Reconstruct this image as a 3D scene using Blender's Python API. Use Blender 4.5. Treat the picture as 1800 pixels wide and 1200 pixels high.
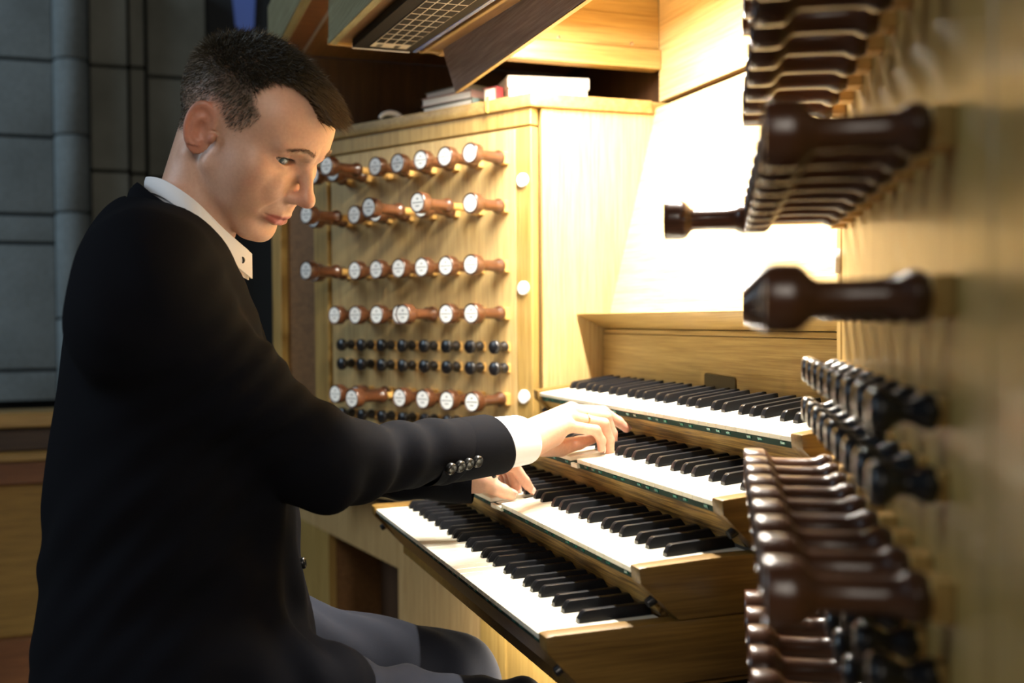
import bpy, bmesh, math, random
import numpy as np
from mathutils import Vector, Matrix

# ---------------------------------------------------------------- camera, world, light, exposure
for o in list(bpy.data.objects): bpy.data.objects.remove(o)
SC = bpy.context.scene
COL = SC.collection
SC.view_settings.view_transform = 'Standard'
SC.view_settings.look = 'None'
SC.view_settings.gamma = 1.0
SC.view_settings.use_curve_mapping = False
SC.view_settings.exposure = 0.0

CAM = np.array([1.78432, -0.43778, 1.11923])
FPX = 1886.45
def cam_axes(yaw, pitch, roll):
    fw = np.array([math.cos(yaw)*math.cos(pitch), math.sin(yaw)*math.cos(pitch), math.sin(pitch)])
    rt = np.array([math.sin(yaw), -math.cos(yaw), 0.0]); up = np.cross(rt, fw)
    return (math.cos(roll)*rt+math.sin(roll)*up, -math.sin(roll)*rt+math.cos(roll)*up, fw)
RT, UP, FW = cam_axes(2.801, -0.021, -0.007)
cd = bpy.data.cameras.new('camera'); co = bpy.data.objects.new('camera', cd); COL.objects.link(co)
co.matrix_world = Matrix(((RT[0], UP[0], -FW[0], CAM[0]), (RT[1], UP[1], -FW[1], CAM[1]), (RT[2], UP[2], -FW[2], CAM[2]), (0, 0, 0, 1)))
cd.sensor_width = 36.0; cd.lens = FPX/1800*36; cd.clip_start = 0.02; cd.clip_end = 60
cd.dof.use_dof = True; cd.dof.focus_distance = 1.36; cd.dof.aperture_fstop = 3.4
SC.camera = co

wd = bpy.data.worlds.new('world'); SC.world = wd; wd.use_nodes = True
wd.node_tree.nodes['Background'].inputs[0].default_value = (0.45, 0.58, 0.72, 1)
wd.node_tree.nodes['Background'].inputs[1].default_value = 0.05

def area(name, loc, target, sx, sy, power, color):
    l = bpy.data.lights.new(name, 'AREA'); l.shape = 'RECTANGLE'; l.size = sx; l.size_y = sy
    l.energy = power; l.color = color
    o = bpy.data.objects.new(name, l); COL.objects.link(o)
    o.location = loc
    o.rotation_euler = (Vector(target)-Vector(loc)).to_track_quat('-Z', 'Z').to_euler()
    return o
# cool daylight from the tall church windows behind the player's back, and an unseen warm side fill added to brighten the face
area('church_window_light', (-0.6, -6.0, 4.2), (-1.6, 0.0, 1.2), 3.0, 3.5, 170, (0.66, 0.84, 1.0))
area('face_fill_light', (4.2, -1.0, 2.5), (0.45, -0.3, 1.15), 1.4, 1.4, 56, (1.0, 0.90, 0.78))

# ---------------------------------------------------------------- helpers
def ray(px, py): return FW+(px-900)/FPX*RT-(py-600)/FPX*UP
def atx(px, py, x): d = ray(px, py); return CAM+d*((x-CAM[0])/d[0])
def aty(px, py, y): d = ray(px, py); return CAM+d*((y-CAM[1])/d[1])
def atz(px, py, z): d = ray(px, py); return CAM+d*((z-CAM[2])/d[2])

def link(name, me, mat=None, parent=None):
    o = bpy.data.objects.new(name, me); COL.objects.link(o)
    if mat is not None:
        for m in (mat if isinstance(mat, (list, tuple)) else [mat]): me.materials.append(m)
    if parent is not None: attach(o, parent)
    return o
def origin(o):
    v = Vector(o.location)
    while o.parent is not None: o = o.parent; v = v+Vector(o.location)
    return v
def attach(o, parent):
    o.parent = parent
    o.matrix_parent_inverse = Matrix.Translation(-origin_world(parent))
def origin_world(o):
    return Vector(o['_w']) if '_w' in o else Vector(o.location)
def thing(name, label, cat, loc=(0, 0, 0), group=None):
    o = bpy.data.objects.new(name, None); COL.objects.link(o); o.location = loc; o.empty_display_size = 0.05
    return tag(o, label, cat, group)
def tag(o, label, cat, group=None):
    o['label'] = label; o['category'] = cat
    if group: o['group'] = group
    return o
def struct(o): o['kind'] = 'structure'; return o

def mesh(name, verts, faces, smooth=False, mi=None):
    me = bpy.data.meshes.new(name); me.from_pydata([tuple(map(float, v)) for v in verts], [], faces); me.update()
    if smooth: me.polygons.foreach_set('use_smooth', [True]*len(me.polygons))
    if mi is not None: me.polygons.foreach_set('material_index', mi)
    return me
def from_bm(name, bm, smooth=False, sharp=None):
    me = bpy.data.meshes.new(name)
    bmesh.ops.recalc_face_normals(bm, faces=bm.faces)
    bm.to_mesh(me); bm.free()
    if smooth:
        me.polygons.foreach_set('use_smooth', [True]*len(me.polygons))
        if sharp: me.set_sharp_from_angle(angle=math.radians(sharp))
    return me
def box_me(name, lo, hi, bev=0.0, seg=1):
    bm = bmesh.new()
    m = Matrix.Translation([(a+b)/2 for a, b in zip(lo, hi)]) @ Matrix.Diagonal([abs(b-a) for a, b in zip(lo, hi)]+[1])
    bmesh.ops.create_cube(bm, size=1, matrix=m)
    if bev: bmesh.ops.bevel(bm, geom=bm.edges[:], offset=bev, segments=seg, affect='EDGES', profile=0.6)
    return from_bm(name, bm, bev > 0, 35)
def prism_me(name, poly, a, b, axis='x', bev=0.0, seg=2, frame=None):
    """polygon (2D) extruded from a to b. axis x: poly=(y,z); y: poly=(x,z); z: poly=(x,y); frame=(o,u,v,w)"""
    def P(q, t):
        if frame is not None:
            o, u, v, w = frame; return tuple(o+u*q[0]+v*q[1]+w*t)
        return {'x': (t, q[0], q[1]), 'y': (q[0], t, q[1]), 'z': (q[0], q[1], t)}[axis]
    bm = bmesh.new()
    A = [bm.verts.new(P(q, a)) for q in poly]; B = [bm.verts.new(P(q, b)) for q in poly]
    n = len(poly)
    bm.faces.new(A); bm.faces.new(B[::-1])
    for i in range(n): bm.faces.new((A[i], B[i], B[(i+1) % n], A[(i+1) % n]))
    bmesh.ops.recalc_face_normals(bm, faces=bm.faces)
    if bev: bmesh.ops.bevel(bm, geom=bm.edges[:], offset=bev, segments=seg, affect='EDGES', profile=0.6)
    return from_bm(name, bm, bev > 0, 35)
def lathe_me(name, prof, n=20, mi=None, sharp=40, axis='z'):
    """prof: list of (r, h) along +axis; closed at ends when r=0"""
    bm = bmesh.new(); rings = []
    for r, h in prof:
        if r < 1e-6: rings.append([bm.verts.new((0, 0, h))])
        else: rings.append([bm.verts.new((r*math.cos(2*math.pi*i/n), r*math.sin(2*math.pi*i/n), h)) for i in range(n)])
    for k in range(len(rings)-1):
        a, b = rings[k], rings[k+1]
        for i in range(n):
            j = (i+1) % n
            if len(a) == 1 and len(b) == 1: continue
            if len(a) == 1: f = bm.faces.new((a[0], b[i], b[j]))
            elif len(b) == 1: f = bm.faces.new((a[i], b[0], a[j]))
            else: f = bm.faces.new((a[i], b[i], b[j], a[j]))
            if mi: f.material_index = mi[k]
    return from_bm(name, bm, True, sharp)
def tube_me(name, pts, rad, n=8, closed=False):
    pts = [Vector(p) for p in pts]; bm = bmesh.new(); rings = []; up = Vector((0.13, 0.27, 0.95)).normalized()
    rad = rad if hasattr(rad, '__len__') else [rad]*len(pts)
    for i, p in enumerate(pts):
        if closed: t = pts[(i+1) % len(pts)]-pts[i-1]
        else: t = pts[min(i+1, len(pts)-1)]-pts[max(i-1, 0)]
        t.normalize(); s = t.cross(up); s.normalize(); v = s.cross(t)
        rings.append([bm.verts.new(p+(s*math.cos(2*math.pi*k/n)+v*math.sin(2*math.pi*k/n))*rad[i]) for k in range(n)])
    m = len(rings)
    for i in range(m if closed else m-1):
        for k in range(n): bm.faces.new((rings[i][k], rings[(i+1) % m][k], rings[(i+1) % m][(k+1) % n], rings[i][(k+1) % n]))
    if not closed: bm.faces.new(rings[0][::-1]); bm.faces.new(rings[-1])
    return from_bm(name, bm, True, 60)

# ---------------------------------------------------------------- materials
def mat(name, col, rough=0.5, metal=0.0, spec=0.5, coat=0.0, sheen=0.0, sss=0.0, emit=None, es=0.0):
    m = bpy.data.materials.new(name); m.use_nodes = True
    b = m.node_tree.nodes['Principled BSDF']
    b.inputs['Base Color'].default_value = (*col, 1); b.inputs['Roughness'].default_value = rough
    b.inputs['Metallic'].default_value = metal; b.inputs['Specular IOR Level'].default_value = spec
    b.inputs['Coat Weight'].default_value = coat; b.inputs['Coat Roughness'].default_value = 0.15
    b.inputs['Sheen Weight'].default_value = sheen
    if sss: b.inputs['Subsurface Weight'].default_value = sss; b.inputs['Subsurface Radius'].default_value = (1.0, 0.35, 0.2); b.inputs['Subsurface Scale'].default_value = 0.006
    if emit: b.inputs['Emission Color'].default_value = (*emit, 1); b.inputs['Emission Strength'].default_value = es
    return m
class N:
    def __init__(s, m): s.m = m; s.t = m.node_tree; s.b = s.t.nodes['Principled BSDF']
    def new(s, typ, **kw):
        n = s.t.nodes.new(typ)
        for k, v in kw.items(): setattr(n, k, v)
        return n
    def ln(s, a, b): s.t.links.new(a, b)
    def ramp(s, fac, stops):
        r = s.new('ShaderNodeValToRGB'); e = r.color_ramp.elements
        while len(e) < len(stops): e.new(0.5)
        for x, (p, c) in zip(e, stops): x.position = p; x.color = (*c, 1) if len(c) == 3 else c
        s.ln(fac, r.inputs[0]); return r
    def noise(s, vec, scale, detail=4, rough=0.55, dist=0.0):
        n = s.new('ShaderNodeTexNoise'); n.inputs['Scale'].default_value = scale; n.inputs['Detail'].default_value = detail
        n.inputs['Roughness'].default_value = rough; n.inputs['Distortion'].default_value = dist
        if vec is not None: s.ln(vec, n.inputs['Vector'])
        return n
    def coord(s, scale=(1, 1, 1), rot=(0, 0, 0), kind='Object'):
        c = s.new('ShaderNodeTexCoord'); m = s.new('ShaderNodeMapping'); m.inputs['Scale'].default_value = scale; m.inputs['Rotation'].default_value = rot
        s.ln(c.outputs[kind], m.inputs[0]); return m.outputs[0]
    def mix(s, fac, a, b, mode='MIX'):
        n = s.new('ShaderNodeMix', data_type='RGBA', blend_type=mode)
        for i, v in ((0, fac), (6, a), (7, b)):
            if isinstance(v, (int, float)): n.inputs[i].default_value = v
            elif isinstance(v, tuple): n.inputs[i].default_value = (*v, 1)
            else: s.ln(v, n.inputs[i])
        return n.outputs[2]
    def bump(s, h, strength=0.2, dist=0.002):
        n = s.new('ShaderNodeBump'); n.inputs['Strength'].default_value = strength; n.inputs['Distance'].default_value = dist
        s.ln(h, n.inputs['Height']); s.ln(n.outputs[0], s.b.inputs['Normal'])

def wood(name, lo, hi, axis='x', rough=0.42, rot=(0, 0, 0), fine=1.0, coat=0.1, bump=0.15, r0=0.28, r1=0.72, streak=0.75):
    m = mat(name, hi, rough, coat=coat); n = N(m)
    st = {'x': (1.2, 26, 26), 'y': (26, 1.2, 26), 'z': (26, 26, 1.2)}[axis]
    v = n.coord(tuple(s*fine for s in st), rot)
    a = n.noise(v, 3.0, 7, 0.62, 0.5)
    st2 = {'x': (6, 260, 260), 'y': (260, 6, 260), 'z': (260, 260, 6)}[axis]
    b = n.noise(n.coord(st2, rot), 1.6, 3, 0.6)
    mid = tuple((p+q)/2 for p, q in zip(lo, hi))
    c1 = n.ramp(a.outputs[0], [(r0, lo), (0.5, mid), (r1, hi)])
    c2 = n.ramp(b.outputs[0], [(0.35, (0.62, 0.56, 0.5)), (0.62, (1, 1, 1))])
    c = n.mix(streak, c1.outputs[0], c2.outputs[0], 'MULTIPLY')
    n.ln(c, n.b.inputs['Base Color'])
    n.bump(b.outputs[0], bump, 0.0008)
    return m

OAK_X = wood('oak_grain_x', (0.30, 0.178, 0.046), (0.46, 0.310, 0.105), 'x')
OAK_Y = wood('oak_grain_y', (0.34, 0.200, 0.052), (0.52, 0.345, 0.118), 'y')
OAK_Z = wood('oak_grain_z', (0.35, 0.215, 0.052), (0.50, 0.335, 0.105), 'z')
OAK_RISER = wood('oak_coarse_riser', (0.10, 0.050, 0.009), (0.46, 0.290, 0.082), 'x', 0.55, fine=2.2, bump=0.8, r0=0.40, r1=0.60, streak=1.0)
OAK_SIDE = wood('oak_brown_side', (0.155, 0.084, 0.014), (0.290, 0.168, 0.038), 'y', 0.42)
DESK = wood('pale_desk_board', (0.62, 0.44, 0.20), (0.74, 0.56, 0.29), 'x', 0.4)
PALE_Z = wood('pale_board_z', (0.50, 0.335, 0.125), (0.62, 0.445, 0.195), 'z', 0.4)
TAN = wood('tan_lower_panel', (0.50, 0.32, 0.13), (0.64, 0.43, 0.19), 'z', 0.45)
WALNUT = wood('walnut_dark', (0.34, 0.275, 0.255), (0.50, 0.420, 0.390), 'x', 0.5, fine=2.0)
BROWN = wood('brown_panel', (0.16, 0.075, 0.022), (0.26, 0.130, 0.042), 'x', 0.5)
ROSE = wood('turned_rosewood', (0.042, 0.014, 0.006), (0.130, 0.048, 0.018), 'z', 0.30, fine=2.0, coat=0.3, bump=0.05)
EBONY = mat('black_turned_wood', (0.010, 0.009, 0.010), 0.30, coat=0.4)
SHARP = mat('ebony_sharp', (0.0055, 0.006, 0.008), 0.33, spec=0.28, coat=0.03)
IVORY = mat('ivory_natural', (0.86, 0.81, 0.66), 0.32, coat=0.15)
PORC = mat('porcelain', (0.93, 0.94, 0.91), 0.25, coat=0.3)
INK = mat('engraved_ink', (0.10, 0.13, 0.13), 0.6)
RING = mat('dark_green_ring', (0.012, 0.022, 0.016), 0.4)
BLOCK = mat('pale_wood_block', (0.62, 0.36, 0.10), 0.5)
FELT = mat('green_felt', (0.002, 0.022, 0.014), 0.9)
TEAL = mat('teal_felt_glint', (0.006, 0.15, 0.11), 0.25, coat=0.6)  # colour of the painted glints along the felt rail
BLACKM = mat('black_metal', (0.010, 0.010, 0.012), 0.35, coat=0.2)
COPPER = mat('copper_pin_face', (0.80, 0.36, 0.16), 0.3, metal=1.0)
BRONZE = mat('tarnished_plate', (0.10, 0.075, 0.035), 0.45, metal=0.6)
GOLD = mat('gold', (0.72, 0.50, 0.20), 0.25, metal=1.0)
STEEL = mat('screw_steel', (0.45, 0.42, 0.38), 0.35, metal=1.0)
DARKIN = mat('dark_inside', (0.030, 0.014, 0.006), 0.8)

# ================================================================ THE SETTING
XL, XR = -0.065, 0.8405          # inner faces of the console's two side panels
XM = (XL+XR)/2
KW = 0.0235; KX = 33*KW          # natural pitch, keyboard width
attach.__code__ = (lambda o, parent: (setattr(o, 'parent', parent), setattr(o, 'matrix_parent_inverse', parent.matrix_basis.inverted()))).__code__

STONE = mat('dark_ashlar_stone', (0.10, 0.12, 0.135), 0.9); n = N(STONE)
_v = n.coord((1, 1, 1)); _a = n.noise(_v, 3.0, 6, 0.6); _b = n.noise(_v, 60, 4, 0.6)
n.ln(n.mix(0.35, n.ramp(_a.outputs[0], [(0.3, (0.16, 0.19, 0.195)), (0.7, (0.26, 0.31, 0.325))]).outputs[0], n.ramp(_b.outputs[0], [(0.3, (0.4, 0.4, 0.4)), (0.7, (1, 1, 1))]).outputs[0], 'MULTIPLY'), n.b.inputs['Base Color'])
n.bump(_b.outputs[0], 0.3, 0.004)
STONEW = mat('warm_ashlar_stone', (0.15, 0.14, 0.11), 0.9); n = N(STONEW)
_v = n.coord((1, 1, 1)); _a = n.noise(_v, 3.0, 6, 0.6)
n.ln(n.ramp(_a.outputs[0], [(0.3, (0.13, 0.135, 0.11)), (0.7, (0.22, 0.225, 0.19))]).outputs[0], n.b.inputs['Base Color'])
MORTAR = mat('dark_mortar', (0.030, 0.034, 0.036), 0.95)
FLOORM = mat('dark_stone_floor', (0.16, 0.13, 0.10), 0.7); n = N(FLOORM)
n.ln(n.ramp(n.noise(n.coord(), 5, 5).outputs[0], [(0.3, (0.10, 0.08, 0.06)), (0.7, (0.20, 0.16, 0.12))]).outputs[0], n.b.inputs['Base Color'])

struct(link('floor', box_me('floor', (-4.5, -7.5, -0.05), (4.5, 3.5, 0.0)), FLOORM))
struct(link('ceiling', box_me('ceiling', (-4.5, -7.5, 7.0), (4.5, 3.5, 7.1)), MORTAR))
# pier of dressed stone behind the player: recessed mortar core, every block its own piece
def stone_wall():
    core = struct(link('wall_left', box_me('wall_left', (-3.2, -3.6, 0), (-2.90, 2.9, 6.9)), MORTAR))
    X0 = -2.70                                              # face of the blocks
    def yy(px): return float(atx(px, 600, X0)[1])
    def zz(py): return float(atx(100, py, X0)[2])
    # courses read from the photo's joints (vertical strips of the clustered pier)
    strips = [(-330, -10, [(-60, 108), (108, 242), (242, 375), (375, 425), (425, 650), (650, 705)], STONE, 0.0),
              (-10, 101, [(-60, 108), (108, 242), (242, 378), (378, 428), (428, 650), (650, 705)], STONE, 0.0),
              (164, 232, [(-60, 110), (110, 297), (297, 420), (420, 705)], STONEW, 0.0),
              (234, 262, [(-60, 104), (104, 297), (297, 420), (420, 705)], STONEW, -0.05),
              (266, 372, [(-60, 113), (113, 300), (300, 705)], STONEW, -0.10)]
    for a, b, rows, m, dx in strips:
        for t, bt in rows:
            lo = (-2.95, yy(a)+0.003, zz(bt)+0.006); hi = (X0+dx, yy(b)-0.003, zz(t)-0.006)
            link('stone_block', box_me('stone_block', lo, hi, 0.006, 2), m, core)
    # round shaft between the strips, in drums
    yc = (yy(101)+yy(164))/2; rad = (yy(164)-yy(101))/2
    for t, bt in [(-60, 108), (108, 240), (240, 375), (375, 560), (560, 705)]:
        o = link('shaft_drum', lathe_me('shaft_drum', [(0, 0), (rad-.006, 0), (rad, .006), (rad, zz(t)-zz(bt)-.012), (rad-.006, zz(t)-zz(bt)-.006), (0, zz(t)-zz(bt)-.006)], 28, sharp=50), STONE)
        o.location = (X0+0.02, yc, zz(bt)+0.003); attach(o, core)
    # wooden wainscot at the foot of the pier
    w = thing('wooden_bench_back', 'dark panelled wooden pew back standing in front of the stone pier', 'pew', (-1.40, -0.75, 0))
    xw = -1.35
    def z2(py): return float(atx(60, py, xw)[2])
    ya, yb = float(atx(-330, 900, xw)[1]), float(atx(330, 900, xw)[1])
    for nm, t, bt, th, m in (('top_rail', 722, 748, 0.05, RAILM), ('rail', 748, 792, 0.0, WALNUT2), ('lower_rail', 792, 808, 0.03, RAILM), ('rail', 808, 850, 0.01, REDW), ('panel', 850, 1118, -0.01, OCHRE), ('plinth', 1118, 1420, 0.02, REDW)):
        link(nm, box_me(nm, (xw-0.10, ya, max(0.0, z2(bt))), (xw+th, yb, z2(t)), 0.004, 1), m, w)
RAILM = wood('old_rail_wood', (0.30, 0.19, 0.055), (0.42, 0.28, 0.09), 'y', 0.5)
WALNUT2 = wood('old_dark_wood', (0.030, 0.016, 0.010), (0.055, 0.030, 0.016), 'y', 0.5)
REDW = wood('old_red_wood', (0.13, 0.05, 0.016), (0.21, 0.085, 0.028), 'y', 0.5)
OCHRE = wood('ochre_panel', (0.22, 0.132, 0.022), (0.32, 0.20, 0.042), 'y', 0.6)
stone_wall()
# far nave wall seen through the gap beside the hood, with a strip of blue leaded glass
fw = struct(link('wall_back', box_me('wall_back', (-4.4, 2.9, 0), (4.4, 3.1, 6.9)), MORTAR))
_wy = [float(atx(px, 30, -2.89)[1]) for px in (404, 414, 446, 452)]; _wz = [float(atx(430, py, -2.89)[2]) for py in (66, -60)]
GLASS = mat('blue_leaded_glass', (0.03, 0.05, 0.16), 0.3, emit=(0.10, 0.18, 0.55), es=0.22)
w1 = struct(link('window_1', prism_me('window_1', [(_wy[0], _wz[1]), (_wy[3], _wz[1]), (_wy[2], _wz[0]+0.05), ((_wy[1]+_wy[2])/2, _wz[0]), (_wy[1], _wz[0]+0.05)], -2.899, -2.885, 'x'), GLASS))
struct(link('wall_front', box_me('wall_front', (-4.4, -7.4, 0), (4.4, -7.2, 6.9)), MORTAR))

# ================================================================ MANUALS
MY = [0.0, 0.10273, 0.19928, 0.29724]; MZ = [0.800, 0.86163, 0.92725, 0.99418]; TILT = [1.0, 3.0, 5.0, 7.5]
HEAD = 0.0515; TAIL = 0.086; SW = 0.0105
BLK = {1: 0.907, 2: 2.093, 4: 3.88, 5: 5.0, 6: 6.12}         # sharp centres in natural pitches, by boundary number
def key_poly(i):
    """outline of a natural in its own frame: x 0..KW, y -HEAD..TAIL, notched where the sharps stand"""
    k = i % 7; g = 0.0004; l, r = g, KW-g
    nl = nr = None
    if k in BLK and i > 0: nl = (BLK[k]-k)*KW+SW/2+0.0008
    if (k+1) in BLK and i < 32: nr = (BLK[k+1]-k)*KW-SW/2-0.0008
    pts = [(l, -HEAD), (r, -HEAD)]
    pts += [(r, -0.001), (nr, -0.001), (nr, TAIL)] if nr is not None else [(r, TAIL)]
    pts += [(nl, TAIL), (nl, -0.001), (l, -0.001)] if nl is not None else [(l, TAIL)]
    return pts
nat_cache = {}
def natural_me(i):
    key = (i % 7, i == 0, i == 32)
    if key not in nat_cache: nat_cache[key] = prism_me('natural_key', key_poly(i), -0.0060, 0.0, 'z', 0.0005, 1)
    return nat_cache[key]
def sharp_me():
    h, w0, w1, L = 0.0125, SW/2, SW/2-0.0012, TAIL-0.002
    prof = [(0.0, 0.0), (0.0, 0.0035), (0.0042, h-0.002), (0.0075, h), (L, h), (L, 0)]
    bm = bmesh.new(); rings = []
    for y, z in prof:
        w = w0 if z < 0.001 else w1+(w0-w1)*max(0, 1-z/h)
        rings.append((bm.verts.new((-w, y, z)), bm.verts.new((w, y, z))))
    for a, b in zip(rings[:-1], rings[1:]): bm.faces.new((a[0], a[1], b[1], b[0]))
    bm.faces.new([r[0] for r in rings]); bm.faces.new([r[1] for r in rings][::-1])
    bm.faces.new((rings[0][0], rings[-1][0], rings[-1][1], rings[0][1]))
    bmesh.ops.recalc_face_normals(bm, faces=bm.faces)
    ed = [e for e in bm.edges if all(v.co.z > 0.003 for v in e.verts)]
    bmesh.ops.bevel(bm, geom=ed, offset=0.0011, segments=2, affect='EDGES', profile=0.6)
    return from_bm('sharp_key', bm, True, 40)
SHARP_ME = sharp_me()
SHARP_BASE = box_me('sharp_base', (-SW/2, -0.0004, 0.0002), (SW/2, 0.0, 0.0030))
PEG = lathe_me('peg', [(0, 0), (0.0055, 0), (0.0055, 0.006), (0.0048, 0.0095), (0, 0.0095)], 14)
PRESSED = {2: {16: 0.008}, 1: {13: 0.007, 14: 0.006}}
labels = ['lowest organ keyboard of ivory naturals and black sharps, nearest the player\'s lap', 'second organ keyboard from the bottom, with the left hand on its keys',
          'third organ keyboard from the bottom, with the right hand pressing its keys', 'topmost organ keyboard, below the small tarnished plate']
manuals = []
for k in range(4):
    y0, z0, t = MY[k], MZ[k], math.radians(TILT[k])
    root = thing('organ_keyboard', labels[k], 'keyboard', (KX/2, y0+0.02, z0-0.055), 'four manuals of the organ console'); manuals.append(root)
    def put(o, x, dz=0.0, dt=0.0):
        o.location = (x, y0, z0); o.rotation_euler = (t+dt, 0, 0); attach(o, root); return o
    for i in range(33):
        d = PRESSED.get(k, {}).get(i, 0.0)
        o = put(link('natural_key', natural_me(i)), i*KW, dt=math.atan2(d, 0.16))
        o.location.z -= d*0.7
    for i in range(1, 33):
        b = i % 7
        if b in BLK:
            s = put(link('sharp_key', SHARP_ME), (i//7*7+BLK[b])*KW)
    # green felt rail under the key fronts, with teal dashes put in for the glints of light on it
    c, s_ = math.cos(t), math.sin(t)
    fy, fz = y0-HEAD*c, z0-HEAD*s_
    link('felt_rail', prism_me('felt_rail', [(fy+0.0040, fz-0.0064), (fy+0.0055, fz-0.0140), (fy+0.010, fz-0.0140), (fy+0.010, fz-0.0064)], 0.0005, KX-0.0005, 'x'), FELT, root)
    GU = prism_me('felt_glint', [(fy+0.0030, fz-0.0082), (fy+0.0038, fz-0.0112), (fy+0.0052, fz-0.0112), (fy+0.0046, fz-0.0082)], -0.0042, 0.0042, 'x')
    for i in range(33):
        if i % 7 in (0, 1, 3, 4, 5):
            o = link('felt_glint', GU); o.location = ((i+1.0)*KW, 0, 0); attach(o, root)
    if not GU.materials: GU.materials.append(TEAL)
    # sloping oak riser below the key fronts
    if k > 0: rb = (MY[k-1]+TAIL-0.002, MZ[k-1]+0.004+TAIL*math.sin(math.radians(TILT[k-1])))
    else: rb = (y0-HEAD+0.040, z0-0.060)
    ry, rz = fy+0.0085, fz-0.0135
    link('riser_board', prism_me('riser_board', [(ry, rz), (rb[0], rb[1]), (rb[0]+0.02, rb[1]), (ry+0.02, rz)], -0.0005, KX+0.0005, 'x'), OAK_RISER if k else OAK_SIDE, root)
    # cheeks at both ends, with their black pegs
    ct = 0.0045
    for x0, x1 in ((-0.0235, -0.0008), (KX+0.0008, KX+0.0235)):
        top_b = 0.396; zt = z0+ct+0.03*s_
        zb = z0-0.061 if k == 0 else MZ[k-1]+ct+0.03*math.sin(math.radians(TILT[k-1]))+0.0004
        poly = [(fy-0.004, fz+ct), (fy+0.006, fz+ct+0.001), (y0+0.03, zt), (top_b, zt), (top_b, zb), (y0-HEAD+0.042, zb), (fy-0.002, fz-0.012)]
        link('cheek', prism_me('cheek', poly, x0, x1, 'x', 0.003, 2), OAK_SIDE, root)
        q = link('peg', PEG, BLACKM if not PEG.materials else None); q.location = ((x0+x1)/2, fy+0.019, fz-0.031)
        q.rotation_euler = (math.radians(118), 0, 0); attach(q, root)
    natural_me(1)
for me in nat_cache.values(): me.materials.append(IVORY)
SHARP_ME.materials.append(SHARP)

# ================================================================ STOP JAMBS
JA = math.radians(30.5); JY = 0.258
KNOB_P = [(0, 0.010), (0.0100, 0.010), (0.0125, 0.013), (0.0142, 0.016), (0.0146, 0.020), (0.0130, 0.0245), (0.0110, 0.0275), (0.0103, 0.035), (0.0099, 0.052), (0.0101, 0.068), (0.0114, 0.0715),
          (0.0165, 0.0755), (0.0188, 0.079), (0.0192, 0.084), (0.0192, 0.0925), (0.0190, 0.0966), (0.0182, 0.0975), (0.0176, 0.0973), (0.0172, 0.0958), (0, 0.0958)]
KNOB = lathe_me('stop_knob', KNOB_P, 22, sharp=50); KNOB.materials.append(ROSE)
SOCK = box_me('socket_block', (-0.0115, -0.0115, 0), (0.0115, 0.0115, 0.0125), 0.001); SOCK.materials.append(BLOCK)
ROD = lathe_me('pull_rod', [(0, -0.02), (0.0070, -0.02), (0.0070, 0.012), (0, 0.012)], 14); ROD.materials.append(BLOCK)
DISC = lathe_me('name_disc', [(0.0174, 0.0952), (0.0173, 0.0965), (0.0157, 0.0966), (0, 0.0966)], 28, mi=[1, 1, 0]); DISC.materials.append(PORC); DISC.materials.append(RING)
TXT = mesh('stop_lettering', sum([[(-w, y-h, 0.09675), (w, y-h, 0.09675), (w, y+h, 0.09675), (-w, y+h, 0.09675)] for y, w, h in ((0.0068, 0.0022, 0.0013), (0.0, 0.0132, 0.0007), (-0.0062, 0.0045, 0.0008))], []), [(0, 1, 2, 3), (4, 5, 6, 7), (8, 9, 10, 11)]); TXT.materials.append(INK)
SM_P = [(0, 0.004), (0.0085, 0.004), (0.0108, 0.008), (0.0100, 0.013), (0.0070, 0.018), (0.0062, 0.023), (0.0085, 0.027), (0.0120, 0.030), (0.0132, 0.034), (0.0128, 0.039), (0.0100, 0.041), (0, 0.0415)]
SMALL = lathe_me('coupler_knob', SM_P, 18, sharp=50); SMALL.materials.append(EBONY)
SSOCK = box_me('socket_block', (-0.0085, -0.0085, 0), (0.0085, 0.0085, 0.006), 0.0008); SSOCK.materials.append(BLOCK)
BTN = lathe_me('thumb_button', [(0.0128, 0), (0.0128, 0.003), (0.0115, 0.0045), (0, 0.0048)], 24, sharp=40); BTN.materials.append(PORC)
ROWS = [('big', 1.419), ('big', 1.329), ('big', 1.218), ('big', 1.1295), ('small', 1.0672), ('small', 1.0272), ('big', 0.9690), ('small', 0.922), ('small', 0.882), ('big', 0.826)]
PULL_L = {(0, 5): .07, (1, 1): .072, (1, 3): .075, (1, 6): .07, (2, 6): .072, (3, 2): .05, (6, 4): .066}
PULL_R = {(2, 0): .078}
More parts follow.
